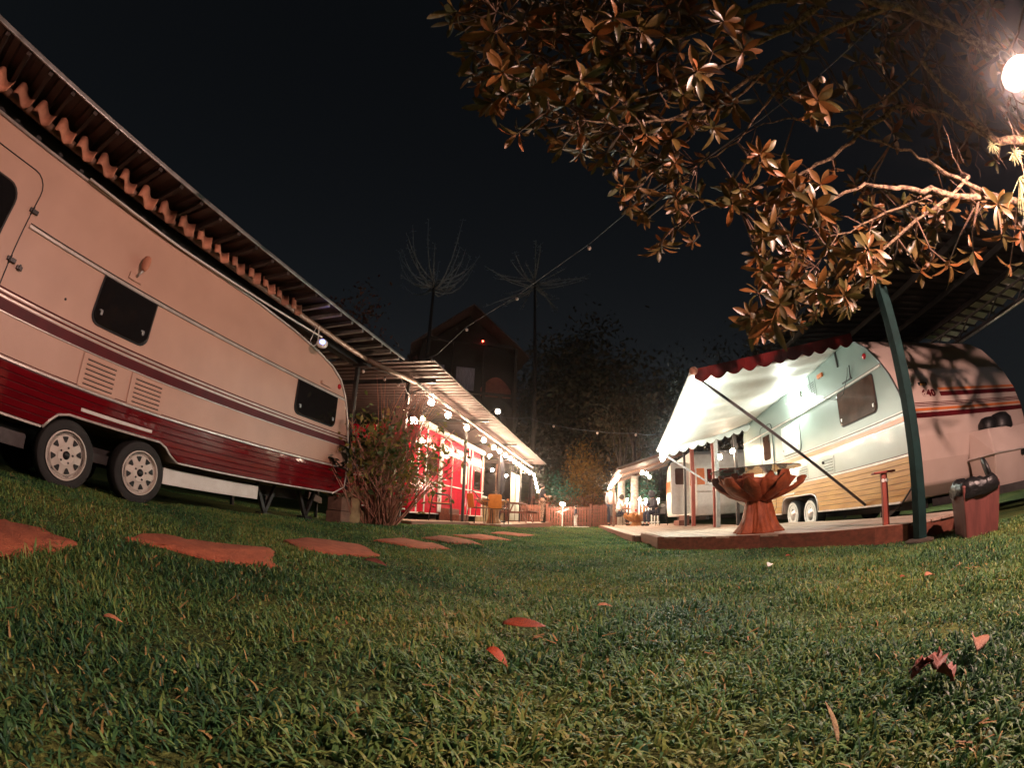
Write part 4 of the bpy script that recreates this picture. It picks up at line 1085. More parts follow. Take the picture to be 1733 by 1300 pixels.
mb = MB(); mb.bar((4.9, -.6, .26), (3.5, -1.6, .26), .06, .1); mb.bar((4.9, -2.2, .26), (3.5, -1.7, .26), .06, .1); mb.tube([(3.75, -1.65, 0), (3.75, -1.65, .6)], .03, 10); mb.build('tow_bar', M['steel_dk'], rv)
# awning
NI, NO = Vector((5.55, .02, 2.80)), Vector((5.72, 2.62, 2.33))
FI, FO = Vector((10.45, .02, 2.62)), Vector((10.2, 2.42, 1.97))
aw = MB(); nu, nv_ = 60, 16; vs = []
for i in range(nu + 1):
    for j in range(nv_ + 1):
        u, v_ = i / nu, j / nv_
        p = NI.lerp(FI, u).lerp(NO.lerp(FO, u), v_)
        p.z -= .07 * math.sin(math.pi * v_) + .018 * math.sin(u * 23 + 2 * v_) * math.sin(math.pi * v_) + .008 * math.sin(u * 51 + 5 * v_)
        vs.append(p)
fs = [(i * (nv_ + 1) + j, (i + 1) * (nv_ + 1) + j, (i + 1) * (nv_ + 1) + j + 1, i * (nv_ + 1) + j + 1) for i in range(nu) for j in range(nv_)]
aw.add(vs, fs)
aw = aw.build('awning', [M['sheet_w']], rv, smooth=True)
md = aw.modifiers.new('thick', 'SOLIDIFY'); md.thickness = .006
def valance(a, b, name, n=11, drop=.14, mat=None, off=(0, 0, 0)):
    mb = MB(); a, b = Vector(a) + Vector(off), Vector(b) + Vector(off); m = n * 6; vs = []
    for i in range(m + 1):
        u = i / m; p = a.lerp(b, u)
        d = drop * (.62 + .38 * abs(math.sin(math.pi * u * n)))
        w_ = Vector((.02 * math.sin(u * 31), .0, 0))
        vs += [p + Vector((0, 0, .03)), p + Vector((0, 0, -d)) + w_]
    mb.add(vs, [(2 * i, 2 * i + 2, 2 * i + 3, 2 * i + 1) for i in range(m)])
    v_ = mb.build(name, mat or M['sheet_w'], aw)
    md = v_.modifiers.new('thick', 'SOLIDIFY'); md.thickness = .004
    return v_
M['val_red'] = pm('red_canvas', (.16, .012, .012), .9, (.10, .008, .008), 5, spec=.1)
valance(NI + Vector((-.03, 0, .03)), NO + Vector((-.03, 0, .03)), 'valance', 11, .17, M['val_red'])
valance(FI, FO, 'valance', 10, .20, M['sheet_w'], (.02, 0, 0))
MB().tube([NO + Vector((-.06, .02, .02)), FO + Vector((.06, .02, .02))], .045, 12).build('roller', M['white_pl'], aw, smooth=True)
MB().ball(NO + Vector((-.08, .02, .02)), .06, 10, 8).build('roller_cap', M['terra'], aw, smooth=True)
MB().bar(NO + Vector((0, -.02, -.04)), (5.75, .03, .36), .028, .035).build('strut', M['steel_dk'], aw)
MB().ball((5.742, .75, 1.02), .022, 8, 6).build('strut_knob', M['black'], aw)
MB().bar(FO + Vector((0, -.02, -.04)), (10.3, .03, .38), .028, .035).build('strut', M['alu'], aw)
MB().bar(NI + Vector((.1, .02, -.05)), NO + Vector((.05, -.1, -.02)), .02, .03).build('rafter', M['alu'], aw)
MB().bar(FI + Vector((-.05, .02, -.05)), FO + Vector((-.05, -.1, -.02)), .02, .03).build('rafter', M['alu'], aw)
pl_ = MB().box(7.55, 7.85, .008, .05, 2.44, 2.56).build('porch_lamp', M['white_pl'], rv, bevel=.01)  # porch lamp assumed from the bright patch on the wall, added under the awning
MB().ball((7.70, .13, 2.44), .06, 14, 10, (1.4, 1, 1)).build('globe', M['assumed_porch'], pl_, smooth=True)
# led string on the roller
E4 = Matrix.Translation(RF(0, -4.1, 0)) @ Matrix.Rotation(ROTR, 4, 'Z')
lp = [E4 @ (NO.lerp(FO, (k + .2) / 15.4) + Vector((0, -.05, -.07))) for k in range(16)]
string('string_light', 'dense string of dazzling white bulbs along the near awning edge', [lp[0] + Vector((0, 0, .02))] + [p + Vector((0, 0, .01)) for p in lp], lp, .046, M['led'], drop=.08)

# ---------------------------------------------------------------- dark roof over that caravan
rc = thing('carport', 'dark corrugated roof on trusses over the caravan numbered 640', 'carport', RF(0, 0, 0), ROTR)
zr = lambda y: 3.16 - .02 * (y + 3.3)
corrugated(3.1, 11.2, -6.6, -3.3, zr, pitch=.2, hgt=.035).build('roof_sheet', M['roof_black'], rc)
for y in (-3.5, -4.6, -5.6, -6.5): MB().bar((3.1, y, zr(y) - .05), (11.2, y, zr(y) - .05), .05, .08).build('purlin', M['roof_black'], rc)
# pale sheets put in for the lit gaps at its open far side, stepping, with a truss below
for k in range(14):
    x = 2.5 + k * .28
    MB().add([(x, -6.55, 3.24), (x + .26, -6.55, 3.18), (x + .26, -7.35, 3.12), (x, -7.35, 3.18), (x, -6.55, 3.246), (x + .26, -6.55, 3.186), (x + .26, -7.35, 3.126), (x, -7.35, 3.186)], [(3, 2, 1, 0), (4, 5, 6, 7), (0, 1, 5, 4), (1, 2, 6, 5), (2, 3, 7, 6), (3, 0, 4, 7)]).build('lit_gap_sheet', M['sheet_w'], rc)
    MB().bar((x - .01, -6.5, 3.17), (x - .01, -7.4, 3.11), .03, .06).build('rafter', M['steel_dk'], rc)
mb = MB(); mb.bar((2.4, -6.75, 3.08), (6.4, -6.75, 3.08), .035); mb.bar((2.4, -6.75, 2.82), (6.4, -6.75, 2.82), .035)
for k in range(5): mb.bar((2.4 + k * .8, -6.75, 2.82), (2.8 + k * .8, -6.75, 3.08), .025); mb.bar((3.2 + k * .8, -6.75, 2.82), (2.8 + k * .8, -6.75, 3.08), .025)
mb.build('truss', M['steel_dk'], rc)
MB().tube([(2.3, -7.45, 3.02), (6.6, -7.45, 3.02)], .03, 8).build('gutter', M['alu'], rc, smooth=True)
for (x, y) in ((3.3, -7.2), (11.25, -7.2), (11.25, -3.9), (6.6, -7.3)): MB().box(x - .04, x + .04, y - .04, y + .04, 0, 3.1).build('post', M['steel_dk'], rc)
t = thing('assumed_tube_lamp', 'assumed lit tube lamp, unseen behind the caravan numbered 640', 'lamp', RF(7.2, -7.12, 0), ROTR)  # unseen lamp, assumed and added here to light the pale roof sheets
MB().tube([(-1.2, 0, 2.1), (1.2, 0, 2.1)], .02, 10).build('tube', M['tube'], t, smooth=True)
MB().box(-1.25, 1.25, -.03, .03, 2.125, 2.17).build('batten', M['white'], t)
for x in (-1, 1): MB().tube([(x, 0, 2.17), (x, .0, 3.06)], .006, 6).build('hanger', M['steel_dk'], t)

# ---------------------------------------------------------------- posts and bin on the right
p = pixg(1557, 917); gpost = thing('lamp_post', 'square dark green metal post rising into the tree beside the caravan', 'post', (p.x, p.y, 0), R(-12))
MB().box(-.05, .05, -.05, .05, -.05, 2.85).build('shaft', M['green'], gpost, bevel=.008)
MB().lathe([(.16, 0), (.14, .02), (.10, .03), (.001, .03)], 10).build('footing', M['soil'], gpost, smooth=True)
p = pixg(1500, 920); rp = thing('service_post', 'short red timber post with a flat cap in front of the near deck', 'post', (p.x, p.y, 0), R(-30))
MB().box(-.032, .032, -.032, .032, -.03, .67).build('shaft', M['redpost'], rp, bevel=.006)
MB().box(-.12, .12, -.06, .06, .67, .69).build('cap', M['redpost'], rp, bevel=.005)
for x in (-.02, .022): MB().lathe([(.018, -.045), (.018, -.034)], 10, c=(x, 0, .60), axis='y').build('socket', M['white_pl'], rp)
p = pixg(1648, 905); bn = thing('litter_bin', 'dark red box bin with a black bag and tilted lid by the green post', 'bin', (p.x + .05, p.y, 0), R(-38))
MB().add([(-.16, -.16, -.02), (.16, -.16, -.02), (.16, .16, -.02), (-.16, .16, -.02), (-.19, -.19, .42), (.19, -.19, .42), (.19, .19, .42), (-.19, .19, .42)], [(3, 2, 1, 0), (4, 5, 6, 7), (0, 1, 5, 4), (1, 2, 6, 5), (2, 3, 7, 6), (3, 0, 4, 7)]).build('box', M['bin'], bn, bevel=.012)
br = random.Random(3); bg_ = MB(); vs = []; nn = 28
def sq(a, r): 
    c, s_ = math.cos(a), math.sin(a); k = r / max(abs(c), abs(s_)); return (c * k * .75 + c * r * .25, s_ * k * .75 + s_ * r * .25)
rows = [(.205, .33), (.215, .38), (.205, .44), (.17, .465), (.14, .44), (.12, .38)]
for r_, z in rows:
    for k in range(nn):
        x, y = sq(2 * math.pi * k / nn, r_ * (1 + br.uniform(-.05, .05))); vs.append((x, y, z + br.uniform(-.02, .02)))
bg_.add(vs, [(i * nn + k, i * nn + (k + 1) % nn, (i + 1) * nn + (k + 1) % nn, (i + 1) * nn + k) for i in range(len(rows) - 1) for k in range(nn)] + [tuple((len(rows) - 1) * nn + k for k in range(nn))])
bg_.build('bin_bag', M['bag'], bn, smooth=True)
MB().lathe([(.001, -.02), (.12, -.018), (.135, 0), (.12, .02), (.001, .03)], 22, c=(0, 0, 0)).build('lid', M['black'], bn, smooth=True).matrix_local = Matrix.Translation((.20, .12, .50)) @ Matrix.Rotation(R(70), 4, 'Y') @ Matrix.Rotation(R(15), 4, 'X')

# ---------------------------------------------------------------- second caravan on the right (white and orange) and its lean-to
B = .0
v2 = thing('caravan', 'white and orange caravan with its door open behind the root table', 'caravan', RF(14.2, -3.5, 0), ROTR)
pp = [(.25, .42), (5.3, .42), (5.5, .8), (5.45, 1.9), (5.2, 2.45), (4.8, 2.6), (.7, 2.6), (.3, 2.45), (.06, 2.0), (-.02, 1.4), (.02, .75)]
MB().prism(pp, 'y', 0, -2.1).build('body', M['white'], v2, bevel=.06, seg=3)
o = 1
MB().box(.04, 5.45, .001, .008, 1.45, 1.92).build('orange_band', M['orange'], v2)
mb = MB(); mb.add([(-.055, -.04, 1.42), (-.005, -.04, 1.95), (-.005, -2.06, 1.95), (-.055, -2.06, 1.42)], [(0, 1, 2, 3)]); ob = mb.build('orange_band', M['orange'], v2); ob.modifiers.new('t', 'SOLIDIFY').thickness = .012
mb = MB(); mb.box(-.085, .03, -.3, -1.75, 1.40, 1.98); eb = mb.build('end_window', M['white'], v2, bevel=.02)
MB().box(-.095, .02, -.36, -1.69, 1.46, 1.92).build('pane', M['glass_br'], eb, bevel=.03)
cu = MB(); vs = []
for i in range(21):
    y = -.4 - i * .06
    for z in (1.9, 1.62 - .1 * math.sin(i * .45)): vs.append((-.103 - .008 * (i % 2), y, z))
cu.add(vs, [(2 * i, 2 * i + 2, 2 * i + 3, 2 * i + 1) for i in range(20)]); cu.build('curtain', M['val_red'], eb)
MB().box(-.055, -.02, -1.75, -1.95, 1.0, 1.1).build('tail_light', M['lens_red'], v2, bevel=.01)
MB().tube([(-.03, -.02, 1.2), (-.06, -1.0, 1.18), (-.03, -2.05, 1.2)], .02, 8).build('bumper_strip', M['trim'], v2, smooth=True)
MB().prism(rrect(.8, 1.6, .5, 2.25, .1), 'y', .002, .012).build('bright_doorway', M['curtainw'], v2)  # pale panel stands for the brightly lit interior
window(v2, 2.1, 2.9, 1.35, 1.95, o, M['glass_br'], latch=False); window(v2, 3.4, 4.3, 1.35, 1.95, o, M['glass_br'], latch=False)
d2 = MB().prism(rrect(0, .72, .5, 2.25, .1), 'x', -.015, .015).build('door', M['white'], v2, bevel=.006); d2.matrix_local = Matrix.Translation((.80, .03, 0)) @ Matrix.Rotation(R(18), 4, 'Z')
MB().prism(rrect(.16, .56, 1.5, 2.05, .06), 'x', -.025, .025).build('pane', M['glass_br'], d2)
# script lettering on the side
sc_ = [(.0, 0), (.04, .09), (.07, 0), (.1, .06), (.14, .0), (.18, .07), (.21, 0), (.26, .05), (.3, 0), (.34, .09), (.37, .0), (.43, .05), (.5, .02)]
MB().tube([(2.2 + x * 1.6, .012, 2.22 + z * 1.6) for x, z in sc_], .012, 6).build('script_mark', M['black'], v2, smooth=True)
mb = MB(); mb.box(.3, 5.2, -.5, -.42, .28, .41); mb.box(.3, 5.2, -1.7, -1.62, .28, .41); mb.build('chassis', M['steel_dk'], v2)
wheel(v2, 2.7, .32, o, .27, 'cap')
mb = MB(); mb.box(.75, 1.65, .06, .42, .12, .30); mb.box(.75, 1.65, .06, .24, .30, .46); mb.build('door_step', M['deck'], v2, bevel=.01)

rl = thing('lean_to', 'grey sheet lean-to roof over the seated people', 'carport', RF(13.9, 0, 0), ROTR)
zl = lambda y: 2.02 + (-.95 - y) * .31
corrugated(0, 6.6, -3.7, -.95, zl, pitch=.24, hgt=.03).build('roof_sheet', M['sheet'], rl)
for x in (.06, 3.2, 6.4): MB().bar((x, -.95, zl(-.95) - .05), (x, -3.7, zl(-3.7) - .05), .05, .08).build('rafter', M['beamw'], rl)
MB().bar((0, -1.0, zl(-1.0) - .06), (6.6, -1.0, zl(-1.0) - .06), .06, .09).build('beam', M['beamw'], rl)
for x in (3.2, 6.4): MB().box(x - .04, x + .04, -1.04, -.96, 0, zl(-1) - .1).build('post', M['beamw'], rl)
p = pixg(1178, 892, .12)
for (q, w_) in (((.1, -3.1), .07), ((-.35, -3.25), .11)):
    MB().box(q[0] - w_ / 2, q[0] + w_ / 2, q[1] - w_ / 2, q[1] + w_ / 2, .1, zl(q[1]) - .06).build('post', M['steel_dk'] if w_ < .1 else M['redpost'], rl, bevel=.005)
pts_ = [RF(14.2 + k * .42, -.98, 1.86 - .0 * k) for k in range(15)]
string('string_light', 'string of glowing bulbs along the outer edge of the lean-to', [pts_[0] + Vector((0, 0, .04))] + pts_, pts_, .06, M['bulb_far'], sag=.03)
pts_ = [RF(16.2, -2.0, 2.15), RF(17.2, -2.3, 2.2), RF(18.6, -2.6, 2.2)]
string('string_light', 'three glowing bulbs slung inside the lean-to above the table', [RF(15.5, -1.8, 2.25)] + pts_ + [RF(19.5, -2.8, 2.35)], pts_, .062, M['bulb_far'], sag=.03)
# wooden and steel post pair in the gap between the two caravans
gp = thing('gap_post', 'steel and timber post pair in the gap beside the root table', 'post', RF(10.9, -3.25, .12), ROTR)
MB().box(-.05, .05, -.05, .05, 0, 2.6).build('steel_post', M['steel'], gp, bevel=.005)
MB().box(.08, .15, .0, .09, 0, 2.6).build('timber_post', M['redpost'], gp, bevel=.005)
for k, (p, lab) in enumerate(((RF(11.6, -3.55, 1.95), 'white globe lamp glowing in the gap between the caravans'), (RF(10.95, -3.72, 2.0), 'smaller glowing globe lamp beside the caravan door'))):
    t = thing('globe_lamp', lab, 'lamp', p, 0, 'globe lamps in the right row')
    MB().ball((0, 0, 0), .075 - .015 * k, 14, 10).build('globe', M['bulb_far'], t, smooth=True)
    MB().lathe([(.02, .05), (.03, .08), (.012, .12), (.012, .35)], 10).build('holder', M['steel_dk'], t)

# ---------------------------------------------------------------- gate, fence, hedge at the end of the lane
gc = RF(21.9, .9, 0)
gt = thing('picket_gate', 'brown picket gate closing the end of the lawn', 'gate', (gc.x, gc.y, 0), ROTR - R(90))
for k in range(15):
    x = -.95 + k * .135
    MB().box(x - .045, x + .045, -.012, .012, .06, 1.0 + .0 * k).build('picket', M['deck'], gt, bevel=.004)
for z in (.2, .9): MB().box(-1.0, 1.0, .013, .05, z - .04, z + .04).build('rail', M['deck'], gt, bevel=.004)
MB().bar((-.95, .03, .24), (-.1, .03, .86), .07, .03).build('brace', M['deck'], gt)
for x in (-1.06, 1.06): MB().box(x - .05, x + .05, -.05, .05, 0, 1.15).build('post', M['deck'], gt, bevel=.006)
for side, lab, a, b in ((1, 'brown picket fence running right from the gate', 1.15, 3.6), (-1, 'brown picket fence running left from the gate', -3.4, -1.15)):
    fo_ = RF(21.95, .9 - (a + b) / 2, 0)
    ft = thing('picket_fence', lab, 'fence', (fo_.x, fo_.y, 0), ROTR - R(90), 'picket fences by the gate')
    w_ = b - a
    for k in range(int(w_ / .12)):
        x = -w_ / 2 + .06 + k * .12
        MB().box(x - .045, x + .045, -.012, .012, .04, 1.1).build('picket', M['deck'], ft, bevel=.004)
    for z in (.2, .95): MB().box(-w_ / 2, w_ / 2, .013, .05, z - .04, z + .04).build('rail', M['deck'], ft)
def hedge(label, a, b, z0, z1, dep, n, size, mat, seed, cat='hedge', group=None):
    a, b = Vector(a), Vector(b); c = (a + b) / 2
    t = thing('hedge', label, cat, (c.x, c.y, z0), 0, group)
    m = max(3, int((b - a).length / (z1 - z0) * 1.5)); bl_ = []
    rr = random.Random(seed)
    for k in range(m):
        p = a.lerp(b, (k + .5) / m) - c
        bl_.append(((p.x, p.y, (z1 - z0) * .5), ((b - a).length / m * .8, dep, (z1 - z0) * .5 * rr.uniform(.8, 1.15))))
    v, f, tn = leaf_cloud(bl_, n, size, seed); tri_mesh('foliage', v, f, tn, mat, t)
    mb = MB()
    for k in range(m):
        p = a.lerp(b, (k + .5) / m) - c
        mb.tube([(p.x, p.y, -z0 * .0 - .05), (p.x + rr.uniform(-.1, .1), p.y, (z1 - z0) * .55)], [.03, .012], 6)
    mb.build('stems', M['bark_d'], t)['kind'] = 'stuff'
    return t
hedge('reddish clipped hedge behind the picket gate', RF(22.6, 3.2), RF(22.6, -3.4), 0, 1.65, .35, 5200, .10, M['leaf_red'], 21)
hedge('teal-lit leafy bush beyond the hedge left of the golden tree', RF(23.6, 2.0), RF(23.6, .6), 0, 2.7, .6, 2200, .12, M['leaf_teal_lit'], 22, 'bush')
hedge('blue-green lit bush beyond the white trunks', RF(22.4, -1.3), RF(22.4, -3.2), 0, 2.5, .5, 2400, .12, M['leaf_teal_lit'], 23, 'bush')
# white lit railing beyond the trunks
wr = thing('white_railing', 'white lit railing beyond the limewashed trunks', 'railing', RF(21.6, -2.5, 0), ROTR - R(90))
for k in range(13): MB().box(-.9 + k * .15 - .03, -.9 + k * .15 + .03, -.02, .02, .1, 1.15).build('baluster', M['white'], wr, bevel=.004)
for z in (.2, 1.15): MB().box(-1.0, 1.0, -.03, .03, z - .03, z + .03).build('rail', M['white'], wr, bevel=.004)
pts_ = [RF(21.4, -1.6 - .3 * k, 1.35 + .05 * (k % 2)) for k in range(7)]
string('string_light', 'row of glowing bulbs along the white railing', [pts_[0]] + pts_, pts_, .062, M['bulb_far'], sag=.02)
# limewashed trees under the lean-to edge
rr = random.Random(5)
for k, (s_, l_, lab) in enumerate(((20.6, -1.55, 'slim limewashed tree trunk nearer the standing person'), (20.0, -2.1, 'limewashed tree trunk standing behind the low root table'))):
    b0 = RF(s_, l_, 0)
    tree('limewashed_tree', lab, b0, 5, [((rr.uniform(-.5, .5), .3, 4.6), (1.2, 1.2, .8)), ((-.6, .2, 5.4), (1.1, 1.1, .7)), ((.6, 0, 5.6), (1.0, 1.0, .7))], 1500, .16, M['leaf_far'], 40 + k, .16, 'limewashed trees')
    MB().tube([(0, 0, -.05), (0, 0, 1.2), (.01, 0, 2.3)], [.19, .175, .165], 14, jit=.06).build('limewash', M['wtrunk'], bpy.context.scene.objects[[o_.name for o_ in COL.objects if o_.name.startswith('limewashed_tree')][-1]], smooth=True)
# twig lamp and grass tuft at the end of the left deck
tl = thing('twig_lamp', 'white branching twig lamp at the end of the left deck', 'lamp', LF(21.0, 2.75, .0), ROTL)
MB().tube([(0, 0, 0), (.02, 0, .9)], [.03, .02], 8).build('stem', M['white'], tl)
for k in range(7):
    a = k * .9; MB().tube([(.02, 0, .55 + .04 * k), (.18 * math.cos(a), .18 * math.sin(a), .7 + .03 * k), (.34 * math.cos(a), .34 * math.sin(a), .62 + .05 * k)], [.014, .01, .006], 6).build('twig', M['white'], tl)
for dx in (-.22, .3): MB().ball((dx, 0, 1.12), .085, 12, 8).build('globe', M['bulb_far'], tl, smooth=True)
for dx in (-.22, .3): MB().tube([(.02, 0, .88), (dx, 0, 1.04)], .012, 6).build('arm', M['white'], tl)
mat_ = thing('path_sheet', 'pale sheet lying at the foot of the picket gate', 'mat', RF(21.2, 1.2, .03), ROTR)
MB().prism([(-.35, -1.3), (.3, -1.2), (.35, 1.0), (-.3, 1.2)], 'z', 0, .025).build('sheet', M['white_pl'], mat_, bevel=.008)

# ---------------------------------------------------------------- bar under the far left carport
kb = thing('bar_counter', 'open bar counter with white lit top under the far left carport', 'bar', LF(17.2, 5.2, .2), ROTL)
MB().box(-1.6, 2.6, 0, .5, .98, 1.04).build('counter_top', M['white'], kb, bevel=.01)
for k in range(10): MB().box(-1.6 + k * .42 + .004, -1.6 + (k + 1) * .42 - .004, .04, .07, .0, .97).build('front_board', M['log'], kb, bevel=.004)
for z in (1.55, 1.95): MB().box(-1.6, 2.6, 1.5, 1.75, z, z + .03).build('shelf', M['white'], kb)
MB().box(-1.7, 2.7, 1.8, 1.85, 0, 2.6).build('back_wall', M['beamw'], kb)
for x in (-1.6, .5, 2.6): MB().box(x - .04, x + .04, .42, .50, 1.05, 2.7).build('post', M['beamw'], kb)
for k in range(3): MB().lathe([(.04, 0), (.045, .14), (.02, .2), (.018, .27)], 10, c=(-1.1 + k * .5, .25, 1.041)).build('bottle', M['glass_dk'], kb, smooth=True)
for k, (s_, lab) in enumerate(((19.3, 'pale green curtain panel nearer the bar'), (20.3, 'pale green curtain panel behind the standing person'))):
    ct = thing('curtain', lab, 'curtain', LF(s_, 4.85, .26), ROTL, 'curtain panels of the far left carport')
    mb = MB(); vs = []
    for i in range(25):
        x = i * .034; y = .03 * math.sin(i * 1.15)
        vs += [(x, y, .05), (x * .97, y * .6, 2.2)]
    mb.add(vs, [(2 * i, 2 * i + 2, 2 * i + 3, 2 * i + 1) for i in range(24)]); c_ = mb.build('cloth', M['curtainw'], ct, smooth=True); c_.modifiers.new('t', 'SOLIDIFY').thickness = .008
    MB().tube([(-.05, 0, 2.23), (.9, 0, 2.23)], .015, 8).build('rod', M['steel_dk'], ct)
pb = thing('picnic_table', 'dark timber picnic table with bench on the left deck', 'table', LF(16.6, 3.95, .251), ROTL)
for k in range(4): MB().box(-.8, .8, -.3 + k * .15 + .004, -.3 + (k + 1) * .15 - .004, .72, .755).build('table_board', M['deck'], pb, bevel=.004)
for sy in (-1, 1): MB().box(-.8, .8, sy * .62 - .12, sy * .62 + .12, .42, .455).build('bench_board', M['deck'], pb, bevel=.004)
for x in (-.6, .6):
    mb = MB(); mb.bar((x, -.25, .72), (x, -.55, 0), .08, .04); mb.bar((x, .25, .72), (x, .55, 0), .08, .04); mb.box(x - .02, x + .02, -.72, .72, .36, .42); mb.build('trestle', M['deck'], pb)
pa = thing('parasol', 'closed dark canvas parasol above the picnic table', 'parasol', LF(15.6, 4.3, .251), 0)
MB().tube([(0, 0, .05), (0, 0, 2.4)], .025, 8).build('pole', M['steel_dk'], pa)
MB().lathe([(.22, 0), (.22, .05), (.03, .08)], 14).build('base', M['steel_dk'], pa)
MB().lathe([(.03, 1.0), (.12, 1.15), (.14, 1.6), (.10, 2.1), (.03, 2.4)], 14, rf=lambda a, z: 1 + .2 * math.cos(6 * a)).build('canopy', M['shirt_dk'], pa, smooth=True)

# ---------------------------------------------------------------- people
def skin_mesh(name, chains, mat, parent, sub=1):
    """chains: lists of (point, radius); points shared by key are merged"""
    verts, edges, rads, idx = [], [], [], {}
    roots = []
    for ch in chains:
        prev = None
        for j, (p, r) in enumerate(ch):
            key = tuple(round(c, 4) for c in p)
            if key not in idx:
                idx[key] = len(verts); verts.append(p); rads.append(r)
            i = idx[key]
            if prev is not None and prev != i: edges.append((prev, i))
            prev = i
    me = bpy.data.meshes.new(name); me.from_pydata(verts, edges, []); me.materials.append(mat)
    o_ = bpy.data.objects.new(name, me); COL.objects.link(o_); o_.parent = parent
    md = o_.modifiers.new('skin', 'SKIN'); md.use_smooth_shade = True
    # one root per connected component
    par = list(range(len(verts)))
    def find(a):
        while par[a] != a: a = par[a]
        return a
    for a, b in edges: par[find(a)] = find(b)
    seen = set()
    for i, sv in enumerate(me.skin_vertices[0].data):
        sv.radius = (rads[i], rads[i])
        r_ = find(i)
        sv.use_root = r_ not in seen
        seen.add(r_)
    sb = o_.modifiers.new('sub', 'SUBSURF'); sb.levels = sub; sb.render_levels = sub
    return o_
def person(label, loc, rot, J, top, legs_mat, sc=1.0, sleeve='long', group='people at the caravans', hair=True, hood=False):
    """J: joints, person faces -y; required: hip, chest, neck, head, sh/el/wr (L,R), hp/kn/an (L,R)"""
    t = thing('person', label, 'person', loc, rot, group); t.scale = (sc, sc, sc)
    V = lambda k: Vector(J[k])
    body = []
    body.append([(V('hip'), .12), (V('hip').lerp(V('chest'), .5), .115), (V('chest'), .125), (V('neck'), .055), (V('neck').lerp(V('head'), .4), .052), (V('head') + Vector((0, 0, -.03)), .082), (V('head') + Vector((0, .0, .045)), .088), (V('head') + Vector((0, .01, .09)), .06)])
    body.append([(V('head') + Vector((0, 0, -.03)), .082), (V('head') + Vector((0, -.085, -.045)), .035)])
    for s_ in 'LR':
        sg = -1 if s_ == 'L' else 1
        el, wr = V('el' + s_), V('wr' + s_)
        hd = (wr - el).normalized(); palm = wr + hd * .07
        body.append([(V('chest'), .125), (V('sh' + s_), .06), (el, .042), (wr, .028), (palm, .034)])
        up = Vector((0, 0, 1)) if abs(hd.z) < .8 else Vector((0, -1, 0))
        sd_ = hd.cross(up).normalized()
        for k in range(4):
            b0 = palm + sd_ * (.021 * (k - 1.5)); L_ = (.062, .075, .07, .055)[k]
            body.append([(b0 - hd * .01, .010), (b0 + hd * L_ * .55, .0095), (b0 + hd * L_ - up * .02, .008)])
        body.append([(wr + hd * .03 + sd_ * .02 * sg, .011), (wr + hd * .06 + sd_ * .052 * sg, .010), (wr + hd * .095 + sd_ * .058 * sg, .009)])
        an = V('an' + s_); kn = V('kn' + s_)
        body.append([(V('hip'), .12), (V('hp' + s_), .085), (kn, .055), (an, .038), (an + Vector((0, -.03, -.055)), .042), (an + Vector((0, -.15, -.065)), .034)])
    skin_mesh('body', body, M['skin'], t)
    sh = [[(V('hip') + Vector((0, 0, -.02)), .148), (V('hip').lerp(V('chest'), .5), .14), (V('chest'), .148), (V('chest').lerp(V('neck'), .75), .075)]]
    for s_ in 'LR':
        e_ = V('el' + s_) if sleeve == 'long' else V('sh' + s_).lerp(V('el' + s_), .75)
        c_ = [(V('chest'), .148), (V('sh' + s_), .078), (e_, .06)]
        if sleeve == 'long': c_.append((V('el' + s_).lerp(V('wr' + s_), .92), .045))
        sh.append(c_)
    skin_mesh('shirt', sh, top, t)
    tr = []
    for s_ in 'LR':
        tr.append([(V('hip'), .135), (V('hp' + s_), .102), (V('kn' + s_), .076), (V('kn' + s_).lerp(V('an' + s_), .93), .062)])
    skin_mesh('trousers', tr, legs_mat, t)
    for s_ in 'LR':
        an = V('an' + s_)
        skin_mesh('shoe', [[(an + Vector((0, .02, -.045)), .05), (an + Vector((0, -.08, -.055)), .045), (an + Vector((0, -.17, -.062)), .036)]], M['black'], t)
    hc_ = V('head')
    if hair: MB().ball((hc_.x, hc_.y + .02, hc_.z + .035), .112, 14, 10, (.95, 1.0, 1.0)).build('hair', M['hair'], t, smooth=True)
    if hood: MB().ball((hc_.x, hc_.y + .035, hc_.z + .02), .135, 14, 10, (.95, 1.0, 1.15)).build('hood', top, t, smooth=True)
    for dx in (-.032, .032): MB().ball((hc_.x + dx, hc_.y - .083, hc_.z + .01), .011, 8, 6).build('eye', M['black'], t)
    return t
def standing(armsL=None, armsR=None, step=0.0):
    J = dict(hip=(0, 0, .95), chest=(0, .01, 1.33), neck=(0, .015, 1.49), head=(0, -.01, 1.60))
    for s_, k in (('L', -1), ('R', 1)):
        J['sh' + s_] = (k * .175, .01, 1.42); J['el' + s_] = (k * .23, .03, 1.14); J['wr' + s_] = (k * .22, -.06, .90)
        J['hp' + s_] = (k * .09, 0, .88); J['kn' + s_] = (k * .10, -.02 - step * k * .3, .48); J['an' + s_] = (k * .11, .02 - step * k, .09)
    for d in (armsL, armsR):
        if d: J.update(d)
    return J
def seated(fwd=.0):
    J = dict(hip=(0, 0, .52), chest=(0, -.06 - fwd, .90), neck=(0, -.10 - fwd, 1.05), head=(0, -.15 - fwd, 1.16))
    for s_, k in (('L', -1), ('R', 1)):
        J['sh' + s_] = (k * .17, -.07 - fwd, .98); J['el' + s_] = (k * .24, -.18 - fwd, .72); J['wr' + s_] = (k * .12, -.40 - fwd, .70)
        J['hp' + s_] = (k * .10, -.08, .50); J['kn' + s_] = (k * .13, -.46, .48); J['an' + s_] = (k * .13, -.42, .09)
    return J
ph = dict(elL=(-.27, -.10, 1.13), wrL=(-.06, -.30, 1.16), elR=(.27, -.10, 1.13), wrR=(.06, -.30, 1.18))
person('person in dark shirt and patterned trousers holding something up on the left deck', LF(19.3, 3.42, .251), ROTL + R(20), standing(ph), M['shirt_dk'], M['camo'], 1.0, 'short')
